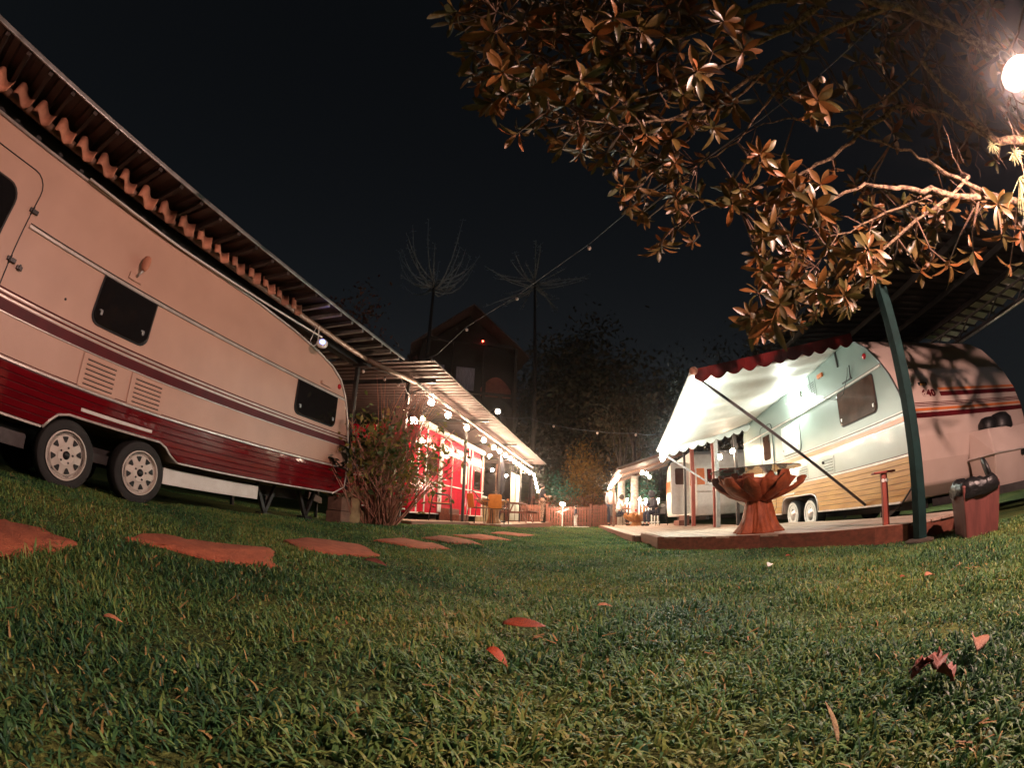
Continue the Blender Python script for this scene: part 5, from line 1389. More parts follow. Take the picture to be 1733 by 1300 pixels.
person('person standing in pale grey shirt and dark trousers under the lean-to', RF(19.4, -1.02, .121), ROTR + R(60), standing(), M['shirt_gr'], M['navy'], .98)
person('person seated in white shirt at the low root table', RF(18.6, -1.25, .121), ROTR + R(10), seated(.04), M['shirt_wh'], M['navy'], 1.0, 'short')
person('person seated in dark hooded top with drink, facing the low root table', RF(17.2, -2.65, .121), ROTR + R(205), seated(.08), M['shirt_dk'], M['navy'], 1.02, hood=True)
person('small person in dark top and white trousers by the picket gate', RF(21.3, .55, .0), ROTR + R(170), standing(step=.05), M['shirt_dk'], M['denim'], .62)
chair('thin armchair under the person in white shirt', RF(18.62, -1.28, .121), ROTR + R(10), 'armchairs at the low root table', M['steel_dk'])
chair('thin armchair under the person in dark hooded top', RF(17.18, -2.68, .121), ROTR + R(205), 'armchairs at the low root table', M['steel_dk'])
cup = thing('cup', 'small red cup on the low root table', 'cup', RF(18.0, -1.95, .672), 0)
MB().lathe([(.001, 0), (.035, 0), (.045, .12), (.04, .12), (.032, .01), (.001, .01)], 14).build('bowl', M['lens_red'], cup, smooth=True)
jar = thing('drink_glass', 'tall amber drink on the low root table', 'glass', RF(17.75, -2.25, .672), 0)
MB().lathe([(.001, 0), (.035, 0), (.042, .17), (.038, .17), (.03, .01), (.001, .01)], 14).build('bowl', M['ochre'], jar, smooth=True)

# ---------------------------------------------------------------- shrub and planter at the caravan nose
sb_ = thing('shrub', 'tall reddish dry-stemmed shrub between the cream and crimson caravans', 'shrub', LF(6.15, 3.62, .18), 0)
sr = random.Random(9); tips = []
twigs = MB()
for k in range(150):
    a = sr.uniform(0, 6.28); sp = sr.uniform(.2, 1.3) * (1.0 if k % 3 else .5); hh = sr.uniform(.6, 1.55)
    b0 = Vector((sr.uniform(-.2, .2), sr.uniform(-.2, .2), -.03))
    e = b0 + Vector((math.cos(a) * sp, math.sin(a) * sp, hh))
    m_ = b0.lerp(e, .5) + Vector((sr.uniform(-.08, .08), sr.uniform(-.08, .08), .12))
    r0 = sr.uniform(.007, .015)
    if k < 110: MB().tube([b0, m_, e], [r0, r0 * .8, r0 * .4], 6).build('stem', M['stem'], sb_, smooth=True)
    else: twigs.tube([b0, m_, e], [r0, r0 * .8, r0 * .4], 5)
    tips.append(e)
    for q in range(3):
        u = sr.uniform(.45, .95); p = m_.lerp(e, u); d = Vector((sr.uniform(-.25, .25), sr.uniform(-.25, .25), sr.uniform(.05, .3)))
        twigs.tube([p, p + d], [r0 * .45, r0 * .2], 4); tips.append(p + d)
twigs.build('twigs', M['stem'], sb_)['kind'] = 'stuff'
g = np.random.default_rng(4)
v, f, tn = leaf_cloud([((t_.x, t_.y, t_.z), (.10, .10, .10)) for t_ in tips if t_.z > .7], 2600, .11, 31); tri_mesh('foliage', v, f, tn, M['leaf_bush'], sb_)['kind'] = 'stuff'
# fine grassy plumes at the top
pl = MB()
for k in range(130):
    b0 = Vector((sr.uniform(-.1, .5), sr.uniform(-.25, .25), sr.uniform(1.1, 1.5))); d = Vector((sr.uniform(-.1, .45), sr.uniform(-.2, .2), sr.uniform(.35, .9)))
    pl.tube([b0, b0 + d * .5 + Vector((0, 0, .08)), b0 + d], [.006, .0045, .002], 4)
pl.build('plumes', M['stem'], sb_)['kind'] = 'stuff'
# dark broad-leaved plant leaning over the caravan
dp = thing('broad_plant', 'dark broad-leaved plant leaning across the cream caravan nose', 'plant', LF(5.75, 3.85, .19), 0)
dl = MB(); leafs = []
for k, (dx, dz, hh) in enumerate(((-.75, .0, .9), (-.5, .1, 1.1), (-.15, .1, 1.4), (.05, 0, 1.7), (-.65, .1, .75), (-.3, .0, 1.0), (.15, .1, 1.3))):
    e = LF(dx, 0, 0) + Vector((0, 0, hh))
    MB().tube([(0, 0, -.03), (e.x * .4, e.y * .4, hh * .55), tuple(e)], [.012, .009, .005], 6).build('stem', M['stem'], dp, smooth=True)
    for q in range(5):
        a = sr.uniform(0, 6.28); leafs.append((e + Vector((sr.uniform(-.05, .05), sr.uniform(-.05, .05), sr.uniform(-.12, .05))), a, sr.uniform(-.6, .3), sr.uniform(.16, .26)))
def leaf_mesh(name, L, W, fold, droop, mat, nseg=5, wob=0.0, seed=0, sh=.8, bl=.8):
    rl_ = random.Random(seed); mb = MB(); vs = []
    for i in range(nseg + 1):
        t_ = i / nseg
        w = W * math.sin(math.pi * min(max(t_, .02), .985) ** sh) ** bl * .5 + .002
        z = -droop * t_ * t_ * L; x = L * t_
        vs += [(x, -w, z + fold * w + rl_.uniform(-wob, wob)), (x, 0, z), (x, w, z + fold * w + rl_.uniform(-wob, wob))]
    fs = []
    for i in range(nseg):
        a = 3 * i; fs += [(a, a + 1, a + 4, a + 3), (a + 1, a + 2, a + 5, a + 4)]
    mb.add(vs, fs); me = mb.mesh(name, mat, True); return me
lm_d = leaf_mesh('leaf', 1, .75, .25, .35, M['leaf_dark'])
M['leaf_dark'].node_tree.nodes  # shared leaf material
for p, a, el_, L_ in leafs:
    o_ = bpy.data.objects.new('leaf', lm_d); COL.objects.link(o_); o_.parent = dp
    o_.matrix_local = Matrix.Translation(p) @ Matrix.Rotation(a, 4, 'Z') @ Matrix.Rotation(-el_, 4, 'Y') @ Matrix.Diagonal((L_, L_, L_, 1))
pt_ = thing('planter', 'rough log planter with brick block beneath the shrub', 'planter', LF(5.6, 3.98, .18), ROTL)
MB().lathe([(.13, -.03), (.15, .1), (.14, .3), (.15, .40), (.11, .41)], 18, c=(.16, -.05, 0), rf=lambda a, z: 1 + .08 * math.cos(5 * a + z * 8)).build('log', M['log'], pt_, smooth=True)
MB().lathe([(.08, -.03), (.09, .12), (.07, .28)], 14, c=(.40, -.12, 0), rf=lambda a, z: 1 + .1 * math.cos(4 * a)).build('log', M['log'], pt_, smooth=True)
MB().box(-.22, .02, -.14, .14, -.03, .19).build('block', M['block'], pt_, bevel=.012); MB().box(-.20, .02, -.13, .14, .195, .40).build('block', M['block'], pt_, bevel=.012)
gr = MB()
for k in range(90):
    b0 = Vector((sr.uniform(-.15, .3), sr.uniform(-.15, .1), .38)); a = sr.uniform(0, 6.28); L_ = sr.uniform(.2, .42)
    gr.tube([b0, b0 + Vector((math.cos(a) * L_ * .4, math.sin(a) * L_ * .4, L_ * .5)), b0 + Vector((math.cos(a) * L_, math.sin(a) * L_, L_ * .1))], [.005, .004, .001], 4)
gr.build('dry_tuft', M['log'], pt_)['kind'] = 'stuff'

# ---------------------------------------------------------------- the big tree overhead on the right, and the floodlamp in it
tb = Vector((5.0, .75, 0))
bt = thing('magnolia_tree', 'large broad-leaved tree with lichened limbs overhanging the lawn', 'tree', tb, 0)
def tb_(p): return Vector(p) - tb
fork = Vector((4.85, .8, 2.0))
MB().tube([(0, 0, -.1), (-.05, .02, .6), (-.08, .05, 1.3), fork - tb], [.24, .19, .17, .16], 14, jit=.06).build('trunk', M['bark'], bt, smooth=True)
limbs = [
    ([fork, pix(1800, 160, 4.5), pix(1700, 100, 4.3), pix(1600, 42, 4.1), pix(1510, 8, 3.9), pix(1420, -12, 3.7)], .085, .045),
    ([pix(1420, -12, 3.7), pix(1330, 45, 3.5), pix(1250, 95, 3.4), pix(1150, 150, 3.2), pix(1050, 172, 3.1), pix(975, 140, 3.0)], .04, .012),
    ([pix(1510, 8, 3.9), pix(1390, 55, 3.7), pix(1305, 112, 3.6), pix(1225, 160, 3.5), pix(1130, 208, 3.4), pix(1090, 192, 3.3)], .035, .012),
    ([pix(1420, -12, 3.7), pix(1300, 5, 3.5), pix(1150, 62, 3.3), pix(1000, 42, 3.1), pix(900, 52, 3.0), pix(840, 20, 3.0)], .035, .010),
    ([fork, pix(1770, 235, 4.6), pix(1690, 240, 4.5), pix(1645, 200, 4.4), pix(1600, 150, 4.2), pix(1560, 100, 4.0)], .07, .025),
    ([fork, pix(1760, 345, 4.7), pix(1680, 335, 4.6), pix(1590, 325, 4.4), pix(1530, 318, 4.2), pix(1465, 312, 4.0)], .065, .022),
    ([pix(1680, 335, 4.6), pix(1600, 290, 4.4), pix(1540, 255, 4.3), pix(1475, 235, 4.2)], .03, .016),
    ([pix(1525, 178, 4.3), pix(1470, 212, 4.2), pix(1430, 248, 4.1), pix(1380, 280, 4.0), pix(1335, 308, 3.9)], .032, .016),
    ([pix(1690, 240, 4.5), pix(1600, 190, 4.4), pix(1525, 178, 4.3)], .03, .026),
    ([pix(1465, 312, 4.0), pix(1400, 338, 3.9), pix(1300, 346, 3.8), pix(1200, 345, 3.7), pix(1140, 385, 3.6)], .02, .008),
    ([pix(1640, 300, 4.5), pix(1520, 400, 4.3), pix(1440, 470, 4.1), pix(1350, 520, 4.0), pix(1300, 545, 3.9)], .024, .008),
    ([pix(1330, 45, 3.5), pix(1240, 60, 3.4), pix(1120, 45, 3.3), pix(1010, 85, 3.2), pix(930, 110, 3.1), pix(880, 140, 3.0)], .022, .007),
    ([pix(1305, 112, 3.6), pix(1220, 185, 3.5), pix(1150, 195, 3.4), pix(1060, 215, 3.3), pix(990, 205, 3.2), pix(930, 185, 3.1)], .020, .007),
    ([pix(1390, 55, 3.7), pix(1300, 170, 3.7), pix(1250, 240, 3.6), pix(1180, 280, 3.6)], .018, .006),
    ([pix(1470, 212, 4.2), pix(1400, 215, 4.0), pix(1330, 200, 3.9), pix(1280, 215, 3.8)], .016, .006),
    ([pix(1600, 42, 4.1), pix(1540, 130, 4.2), pix(1480, 180, 4.2), pix(1420, 190, 4.1)], .020, .008),
    ([pix(1590, 325, 4.4), pix(1500, 360, 4.3), pix(1420, 400, 4.2), pix(1380, 450, 4.1)], .018, .006),
    ([pix(1225, 160, 3.5), pix(1180, 220, 3.4), pix(1130, 270, 3.4), pix(1090, 310, 3.3)], .016, .006),
]
lim_pts = []
for P, r0, r1 in limbs:
    # smooth the path a little
    Q = []
    for i in range(len(P) - 1):
        for k in range(4):
            u = k / 4; q = P[i].lerp(P[i + 1], u)
            q += Vector((sr.uniform(-1, 1), sr.uniform(-1, 1), sr.uniform(-1, 1))) * .018
            Q.append(q)
    Q.append(P[-1])
    rs = [.68 * (r0 + (r1 - r0) * i / (len(Q) - 1)) for i in range(len(Q))]
    MB().tube([tb_(q) for q in Q], rs, 10, jit=.16).build('branch', M['bark_l'], bt, smooth=True)
    lim_pts += list(zip(Q, rs))
poly = [(745, -60), (762, 90), (800, 135), (860, 225), (925, 245), (990, 262), (1015, 300), (1085, 395), (1120, 425), (1170, 425), (1215, 380), (1300, 365), (1262, 470), (1252, 535), (1300, 585), (1330, 570), (1400, 535), (1485, 495), (1515, 420), (1733, 400), (1733, -60)]
ros = []
def add_ros(px, py, d, n=None, L=None): ros.append((pix(px, py, d), n or sr.randint(8, 13), L or sr.uniform(.13, .20), px, py))
for (px, py) in [(770, 20), (830, 40), (800, 90), (835, 55), (870, 85), (900, 30), (850, 120), (880, 150), (915, 165), (960, 125), (985, 135), (1010, 60), (920, 195), (945, 205), (1010, 200), (1025, 260), (1060, 300), (1120, 315), (1135, 380), (1160, 400), (1100, 400), (1250, 370), (1290, 200), (1385, 170), (1400, 165), (1350, 330), (1380, 350), (1450, 440), (1260, 50), (1225, 35), (1310, 540), (1290, 560), (1320, 515), (1340, 480), (1270, 535), (1430, 500), (1560, 120), (1500, 60), (1110, 100), (1180, 120), (1330, 300), (1365, 320), (1240, 345), (1400, 420), (1470, 420), (1040, 30), (1100, 20), (1000, 20), (950, 15), (1160, 20)]:
    add_ros(px, py, sr.uniform(2.7, 3.7) + max(0, (px - 1200)) / 500)
k = 0
while k < 330:
    px, py = sr.uniform(745, 1560), sr.uniform(-60, 590)
    if inside(poly, np.array([px]), np.array([py]))[0] and not (px > 1180 and py < 330 and sr.random() < .6) and not (px > 1440 and py < 420 and sr.random() < .8):
        add_ros(px, py, sr.uniform(2.9, 4.6) + max(0, (px - 1200)) / 400, sr.randint(6, 12), sr.uniform(.10, .18)); k += 1
for k in range(120):
    add_ros(sr.uniform(1440, 1760), sr.uniform(-40, 470), sr.uniform(4.3, 6.0), sr.randint(6, 11), sr.uniform(.13, .2))
lamp_p = pix(1728, 128, 3.7)
leaf_m = [leaf_mesh('leaf', 1, sr.uniform(.25, .35), sr.uniform(.1, .45), sr.uniform(.1, .7), M['leaf_big'], 7, .012, k, 1.35, .7) for k in range(6)]
mats_ = []
tw = MB()
for p, n, L_, px, py in ros:
    if (p - lamp_p).length < .9: continue
    dl_ = p - lamp_p; nl_ = Vector((-math.cos(YL), math.sin(YL), 0)); kt = dl_.dot(nl_)
    if kt > .05:
        hit = lamp_p + dl_ * ((3.87 - lamp_p.dot(nl_)) / kt); hs_ = hit.dot(Vector((math.sin(YL), math.cos(YL), 0)))
        if -1 < hs_ < 6 and .5 < hit.z < 2.75: continue      # keeps the branches clear of the lamp's view of the caravan
    # twig to the nearest limb
    q, r_ = min(lim_pts, key=lambda e: (e[0] - p).length + (0 if e[0].z > p.z - .3 else .2))
    d = (p - q); dn_ = d.normalized() if d.length > .02 else Vector((-1, 0, 0))
    md_ = q.lerp(p, .5) + Vector((sr.uniform(-.06, .06), sr.uniform(-.06, .06), -.05 * sr.random()))
    tw.tube([tb_(q), tb_(md_), tb_(p)], [min(r_ * .7, .014), .009, .007], 6)
    ax = (dn_ + Vector((sr.uniform(-.4, .2), sr.uniform(-.5, .3), sr.uniform(-.5, .25)))).normalized()
    qa = ax.to_track_quat('Z', 'Y').to_matrix().to_4x4()
    for i in range(n):
        a = 2.4 * i + sr.uniform(-.3, .3); opn = R(20 + 75 * (i + .5) / n + sr.uniform(-12, 12))
        mt = Matrix.Translation(tb_(p) - ax * (.004 * i)) @ qa @ Matrix.Rotation(a, 4, 'Z') @ Matrix.Rotation(R(-90) + opn, 4, 'Y') @ Matrix.Rotation(sr.uniform(-.5, .5), 4, 'X')
        s_ = L_ * sr.uniform(.7, 1.15)
        c_ = tb_(p) + tb
        mats_.append((s_ / (c_ - Vector((0, 0, HC))).length if px > 700 else 0, mt @ Matrix.Diagonal((s_, s_, s_, 1)), sr.randrange(6)))
tw.build('twigs', M['bark'], bt, smooth=True)['kind'] = 'stuff'
mats_.sort(key=lambda e: -e[0])
for _, mt, k in mats_[:300]:
    o_ = bpy.data.objects.new('leaf', leaf_m[k]); COL.objects.link(o_); o_.parent = bt; o_.matrix_local = mt
V, F, T = [], [], []; off = 0
for _, mt, k in mats_[300:]:
    me = leaf_m[k]; n = len(me.vertices); co = np.empty(n * 3); me.vertices.foreach_get('co', co); co = co.reshape(-1, 3)
    A = np.array(mt); V.append(co @ A[:3, :3].T + A[:3, 3])
    F.append(np.array([list(q.vertices) for q in me.polygons]) + off); T.append(np.full(n, sr.random())); off += n
lv = tri_mesh('leaves', np.concatenate(V), np.concatenate(F), np.concatenate(T), M['leaf_big2'], bt, kind='stuff')
lv.data.polygons.foreach_set('use_smooth', [True] * len(lv.data.polygons))
hang = MB()
for k in range(46):
    p0 = tb_(pix(sr.uniform(1560, 1725), sr.uniform(40, 250), sr.uniform(4.2, 5.0))); q = p0.copy(); P = [q.copy()]; dq = Vector((sr.uniform(-.1, .02), sr.uniform(-.06, .06), sr.uniform(-.08, .03)))
    for j in range(7):
        dq = (dq * .75 + Vector((sr.uniform(-.05, .05), sr.uniform(-.05, .05), sr.uniform(-.06, .01)))); q += dq; P.append(q.copy())
    hang.tube(P, [.006 - .0006 * j for j in range(8)], 5)
hang.build('hanging_twigs', M['bark'], bt, smooth=True)['kind'] = 'stuff'
# epiphyte tufts
for (px, py, d, n, L_, mt) in ((1545, 180, 4.25, 60, .12, 'stem'), (1718, 260, 4.5, 70, .10, 'moss'), (1725, 300, 4.45, 40, .34, 'moss'), (1680, 245, 4.45, 40, .09, 'moss'), (1655, 75, 4.25, 40, .07, 'log')):
    c_ = tb_(pix(px, py, d)); mb = MB()
    for k in range(n):
        dv_ = Vector((sr.gauss(0, 1), sr.gauss(0, 1), sr.gauss(-.3, 1) - (1.5 if L_ > .2 else 0))).normalized() * L_ * sr.uniform(.5, 1)
        mb.tube([c_, c_ + dv_ * .6, c_ + dv_ + Vector((0, 0, -.02))], [.004, .003, .001], 4)
    mb.build('epiphyte', M[mt], bt)['kind'] = 'stuff'
fl = thing('floodlamp', 'glaring floodlamp fixed to the limb at the top right', 'lamp', lamp_p, R(40))
MB().ball((0, 0, -.01), .032, 20, 14).build('globe', M['flood'], fl, smooth=True)
MB().lathe([(.028, .03), (.04, .06), (.04, .20), (.02, .24)], 14).build('holder', M['steel_dk'], fl, smooth=True)
MB().lathe([(.03, .07), (.08, .055), (.14, .034), (.17, .020), (.172, .025), (.14, .040), (.08, .064), (.03, .08)], 32).build('hood', M['steel_dk'], fl, smooth=True)  # added hood, its rim shaped to keep light off the upper leaves
MB().bar((0, 0, .22), (.25, .2, .36), .02).build('arm', M['steel_dk'], fl)

# ---------------------------------------------------------------- background: woods, house, araucarias, single trees
rr = random.Random(12)
WV, WF, WT = [], [], []; off = 0; trunks = MB()
for k in range(34):
    a = R(rr.uniform(-62, 68)) if k > 14 else R(rr.uniform(-4, 36)); d = rr.uniform(25, 42)
    x, y = d * math.sin(a), d * math.cos(a)
    z0 = float(terrain(np.array(x), np.array(y))); h_ = rr.uniform(8, 14) * (.75 if a < R(2) else 1)
    bl_ = [((x + c[0], y + c[1], z0 + c[2]), r_) for c, r_ in blobs(rr, 9, 2.6, 1.8, h_, 2.6)]
    v, f, tn = leaf_cloud(bl_, 2300, .38, 100 + k); WV.append(v); WF.append(f + off); WT.append(tn); off += len(v)
    trunks.tube([(x, y, z0 - .3), (x + rr.uniform(-.4, .4), y, z0 + h_ * .5), (x + rr.uniform(-.6, .6), y, z0 + h_ * .9)], [.22, .15, .05], 8)
w_ = tri_mesh('woodland', np.concatenate(WV), np.concatenate(WF), np.concatenate(WT), M['leaf_far'], None, 'stuff', 'dark woodland mass on the slope behind the lane')
o_ = trunks.build('woodland_trunks', M['bark_d']); tag(o_, 'dim tree trunks within the dark woodland', kind='stuff')
def at_ground(px, d):
    """ground point in the azimuth of picture column px (at the horizon) at distance d"""
    p = pix(px, 870, 1.0); a = math.atan2(p.x, p.y); x, y = d * math.sin(a), d * math.cos(a)
    return Vector((x, y, float(terrain(np.array(x), np.array(y)))))
tree('gold_lit_tree', 'small golden-lit tree behind the picket gate', at_ground(985, 24.5), 5, blobs(rr, 9, 1.1, .8, 4.6, 1.0), 3800, .15, M['leaf_gold_lit'], 61, .1)
tree('gold_lit_tree', 'thin amber-lit tree between the golden tree and the lean-to', at_ground(1030, 25), 5, blobs(rr, 6, .6, 1.8, 4.2, .6), 1100, .14, M['leaf_gold_lit'], 62, .08)
tree('red_leaf_tree', 'dark reddish tree rising behind the cream caravan carport', LF(11.5, 8.2, .1), 7, blobs(rr, 10, 1.5, 2.2, 7.2, 1.2), 4200, .17, M['leaf_red'], 63, .14)
tree('red_leaf_tree', 'lower reddish tree just right of the taller one behind the carport', LF(13.5, 7.6, .1), 6, blobs(rr, 8, 1.1, 2.0, 5.9, .9), 2600, .16, M['leaf_red'], 64, .12)
for (px, py, d, sz, lab) in ((735, 480, 27, 1.0, 'tall bare araucaria with upturned branches above the left carport'), (905, 478, 31, 1.15, 'fainter araucaria with spreading branches right of the other')):
    top = pix(px, py, d); g0 = float(terrain(np.array(top.x), np.array(top.y)))
    t = thing('araucaria_tree', lab, 'tree', (top.x, top.y, g0), 0, 'araucarias on the slope')
    H = top.z - g0
    MB().tube([(0, 0, -.3), (.1, 0, H * .5), (0, 0, H)], [.2, .14, .07], 10, jit=.05).build('trunk', M['housew'], t, smooth=True)
    nd = MB()
    for k in range(26):
        a = k * 2.4 + rr.uniform(-.3, .3); L_ = sz * rr.uniform(2.2, 3.9); tier = rr.uniform(-.6, .3); lift = rr.uniform(.45, 1.25) if sz == 1.0 else rr.uniform(-.1, .6)
        P = [Vector((math.cos(a) * L_ * (u * (1 - .25 * lift * u)), math.sin(a) * L_ * (u * (1 - .25 * lift * u)), H + tier + L_ * lift * u * u - .15 * L_ * u)) for u in (0, .2, .4, .6, .8, 1)]
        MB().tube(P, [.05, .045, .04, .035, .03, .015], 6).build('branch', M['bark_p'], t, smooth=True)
        for q in range(46):
            u = rr.uniform(.25, 1); i = min(int(u * 5), 4); p = P[i].lerp(P[i + 1], u * 5 - i)
            dv_ = Vector((rr.gauss(0, 1), rr.gauss(0, 1), rr.gauss(0, 1))).normalized() * rr.uniform(.06, .16) * (1 + .8 * (u > .85))
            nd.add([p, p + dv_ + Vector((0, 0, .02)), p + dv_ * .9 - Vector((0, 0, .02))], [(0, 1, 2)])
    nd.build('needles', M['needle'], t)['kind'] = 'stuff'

hp = pix(783, 632, 31); hz0 = float(terrain(np.array(hp.x), np.array(hp.y)))
hs = thing('timber_house', 'dark timber-framed gabled house on the slope above the carport', 'house', (hp.x, hp.y, hz0 - .3), R(14))
E = hp.z - hz0 + .3    # height of the picture point above the base
zf_, ze, za = E - 3.2, E + .9, E + 3.6
hw, dp_ = 3.1, 3.0
MB().box(-hw, hw, -dp_, dp_, 0, zf_ + .1).build('lower_wall', M['housew'], hs)
MB().prism([(-hw, zf_), (hw, zf_), (hw, ze), (0, za - .2), (-hw, ze)], 'y', -dp_ + .9, dp_).build('upper_wall', M['housew'], hs)
for sx in (-1, 1):
    MB().add([(sx * 0, -dp_ - .5, za), (sx * (hw + .7), -dp_ - .5, ze - .55), (sx * (hw + .7), dp_ + .3, ze - .55), (0, dp_ + .3, za), (0, -dp_ - .5, za + .12), (sx * (hw + .7), -dp_ - .5, ze - .43), (sx * (hw + .7), dp_ + .3, ze - .43), (0, dp_ + .3, za + .12)], [(0, 1, 2, 3), (4, 5, 6, 7), (0, 1, 5, 4), (1, 2, 6, 5), (2, 3, 7, 6), (3, 0, 4, 7)]).build('roof', M['roofd'], hs)
for x in (-hw + .1, -1.0, 1.0, hw - .1): MB().box(x - .1, x + .1, -dp_ - .1, -dp_ + .1, zf_ - 2.5, ze + .4).build('post', M['housew'], hs)
MB().box(-hw, hw, -dp_ - .12, -dp_ + .08, zf_ + .95, zf_ + 1.1).build('balcony_rail', M['housew'], hs)
MB().box(-hw, hw, -dp_ - .1, -dp_ + .9, zf_ - .1, zf_ + .08).build('balcony_floor', M['housew'], hs)
MB().box(-hw, hw, -dp_ - .12, -dp_ + .08, ze + .1, ze + .3).build('tie_beam', M['housew'], hs)
for (a, b) in ((-hw, -1.0), (-1.0, 1.0), (1.0, hw)):
    for s_ in (0, 1):
        MB().bar((a if s_ else b, -dp_ - .02, zf_ + .05), ((a + b) / 2, -dp_ - .02, zf_ + .95), .1, .06).build('brace', M['housew'], hs)
for (a, b, z0, z1) in ((-2.6, -1.5, 1.3, 2.9), (-.7, .5, 1.2, 2.9)):
    w_ = MB().box(a - .08, b + .08, -dp_ + .84, -dp_ + .89, zf_ + z0 - .08, zf_ + z1 + .08).build('window', M['housew'], hs)
    MB().box(a, b, -dp_ + .80, -dp_ + .835, zf_ + z0, zf_ + z1).build('pane', M['curtain'], w_)
for k in range(8):
    x = -2.9 + k * .33; MB().add([(x, -dp_ - .14, zf_ + .95), (x + .25, -dp_ - .14, zf_ + .95), (x + .22, -dp_ - .16, zf_ + .15 + .1 * (k % 3)), (x + .03, -dp_ - .16, zf_ + .2)], [(0, 1, 2, 3)]).build('hanging_cloth', M['curtain'], hs)
MB().prism([(.95 + 2.0 * i / 8, zf_ + 1.15 + 1.3 * math.sin(math.pi * (.12 + .76 * i / 8))) for i in range(9)][::-1] + [(.95, zf_ + 1.1), (2.95, zf_ + 1.1)], 'y', -dp_ + .82, -dp_ + .86).build('arched_panel', M['houser'], hs)
MB().ball((.75, -dp_ - .2, ze + .35), .06, 8, 6).build('red_bulb', em('red_glow', (1, .06, .03), 25), hs)

# ---------------------------------------------------------------- fallen leaves on the lawn
def fallen(label, px, py, L_, W, mat, rz, tilt, seed, fold=.5, curl=.3, lift=.05, crumple=0.0):
    p = pixg(px, py); t_ = bpy.data.objects.new('fallen_leaf', leaf_mesh('fallen_leaf', 1, W, fold, curl, mat, 8, crumple, seed)); COL.objects.link(t_)
    md = t_.modifiers.new('t', 'SOLIDIFY'); md.thickness = .01
    t_.matrix_world = Matrix.Translation((p.x, p.y, float(gz(p.x, p.y)) + lift)) @ Matrix.Rotation(rz, 4, 'Z') @ Matrix.Rotation(tilt, 4, 'Y') @ Matrix.Rotation(.3, 4, 'X') @ Matrix.Diagonal((L_, L_, L_, 1))
    tag(t_, label, 'leaf', 'fallen leaves on the lawn')
fallen('red-orange oval leaf lying flat in the middle foreground grass', 850, 1082, .155, .42, M['dry_red'], R(4), R(2), 1, .3, .05, .062)
fallen('curled orange leaf just below the red oval leaf', 822, 1125, .08, .4, M['dry_red'], R(-35), R(12), 2, .9, .4, .05)
fallen('pale tan folded leaf in the right foreground grass', 1648, 1138, .10, .5, M['dry_tan'], R(30), R(-25), 3, 1.0, .5, .05)
fallen('whitish fallen leaf before the near deck', 1300, 966, .10, .45, M['white_pl'], R(40), R(-20), 4, .5, .3, .03)
fallen('tiny red leaf right of the whitish leaf', 1330, 947, .09, .4, M['dry_red'], R(10), R(-5), 5, .6, .3, .03)
fallen('orange scrap of leaf at the right of the lawn', 1565, 985, .10, .4, M['dry_tan'], R(0), R(-5), 6, .4, .3, .03)
fallen('small red scrap left of the orange one at the right', 1523, 987, .06, .4, M['dry_red'], R(0), R(-5), 16, .4, .3, .03)
fallen('brown leaf beside the third flagstone', 615, 958, .17, .35, M['dry_brown'], R(-8), R(-4), 7, .5, .2, .04)
fallen('narrow pale straw-coloured leaf at the bottom right', 1412, 1285, .09, .13, M['log'], R(75), R(-50), 8, .6, .2, .03)
fallen('orange leaf tip by the left foreground edge of the grass', 175, 1068, .06, .3, M['dry_tan'], R(20), R(-20), 9, .8, .4, .04)
fallen('yellowish scrap of leaf in the middle of the lawn', 1010, 1040, .07, .35, M['dry_tan'], R(0), R(-10), 15, .6, .3, .04)
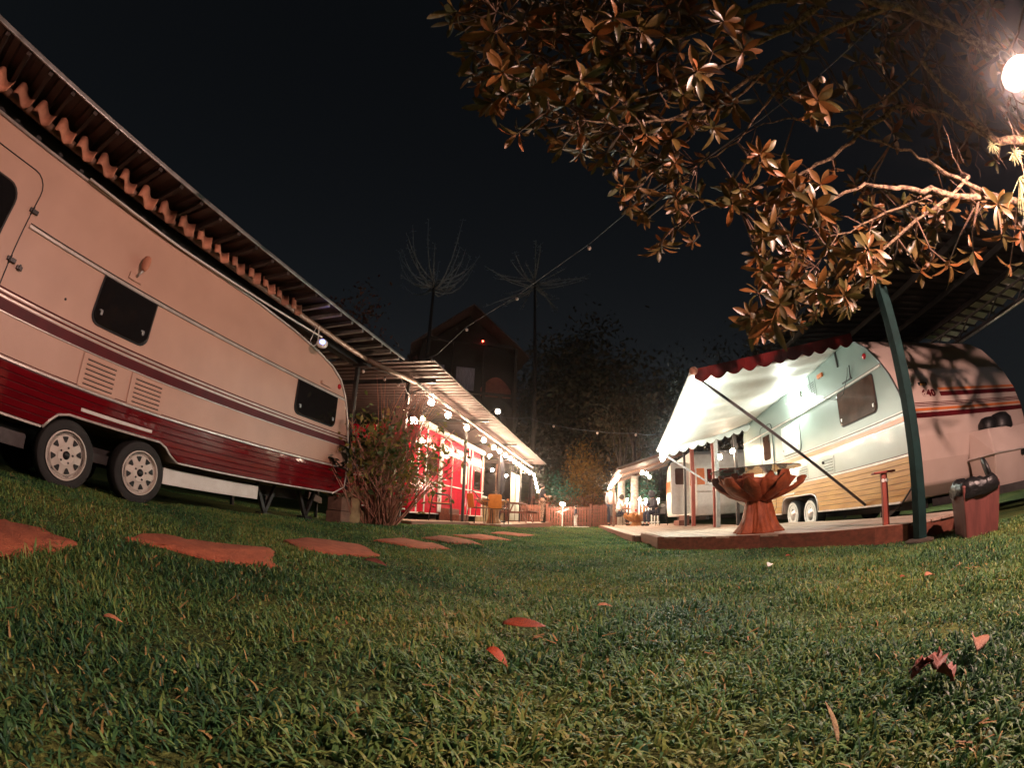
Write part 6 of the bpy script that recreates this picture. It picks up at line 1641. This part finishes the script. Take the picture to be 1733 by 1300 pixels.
# crumpled brown leaf, several lobes
p = pixg(1575, 1165); cl = thing('crumpled_leaf', 'crumpled dark red-brown dead leaf cluster at the lower right', 'leaf', (p.x, p.y, float(gz(p.x, p.y)) + .06), 0)
for k in range(9):
    o_ = bpy.data.objects.new('lobe', leaf_mesh('lobe', .048, .034, .7, .5, M['dry_brown'], 9, .006, 50 + k)); COL.objects.link(o_); o_.parent = cl
    o_.rotation_euler = (sr.uniform(-.7, .7), sr.uniform(-.7, .4), k * .75); o_.location = (sr.uniform(-.02, .02), sr.uniform(-.02, .02), sr.uniform(-.02, .015)); o_.modifiers.new('t', 'SOLIDIFY').thickness = .001
# dry straw bits among the grass
g = np.random.default_rng(8); n = 480
r_ = np.sqrt(g.uniform(.5, 16, n)); a = np.radians(g.uniform(-75, 75, n)); x, y = r_ * np.sin(a), r_ * np.cos(a)
cl_ = g.integers(0, 60, n); x = np.where(g.random(n) < .7, x[cl_] + g.normal(0, .05, n), x); y = np.where(g.random(n) < .7, y[cl_] + g.normal(0, .05, n), y)
z = gz(x, y) + g.uniform(.03, .055, n); az = g.uniform(0, 6.28, n); ln = g.uniform(.015, .05, n); w_ = g.uniform(.0015, .004, n); el_ = g.uniform(-.4, .7, n)
d = np.stack([np.cos(az) * np.cos(el_), np.sin(az) * np.cos(el_), np.sin(el_)], 1); s_ = np.stack([-np.sin(az), np.cos(az), g.uniform(-.5, .5, n)], 1)
c = np.stack([x, y, z], 1)
v = np.stack([c - s_ * w_[:, None], c + s_ * w_[:, None], c + d * ln[:, None] + s_ * w_[:, None] * .5, c + d * ln[:, None] - s_ * w_[:, None] * .5], 1).reshape(-1, 3)
tri_mesh('leaf_litter', v, np.arange(4 * n).reshape(n, 4), np.repeat(g.random(n), 4), M['straw'], None, 'stuff', 'dry straw bits scattered through the grass')

# ---------------------------------------------------------------- thin haze added to give the lamps their bloom
hb = MB().box(-72, 72, -42, 92, -1.5, 27).build('haze', bpy.data.materials.new('haze'))
hm = hb.data.materials[0]; hm.use_nodes = True; nn_ = hm.node_tree.nodes; nn_.clear()
ou = nn_.new('ShaderNodeOutputMaterial'); pv = nn_.new('ShaderNodeVolumePrincipled')
pv.inputs['Density'].default_value = .0013; pv.inputs['Anisotropy'].default_value = .95; pv.inputs['Color'].default_value = (.92, .88, .88, 1)
hm.node_tree.links.new(pv.outputs[0], ou.inputs['Volume'])
tag(hb, 'thin haze added for the glow around the lamps', kind='stuff')
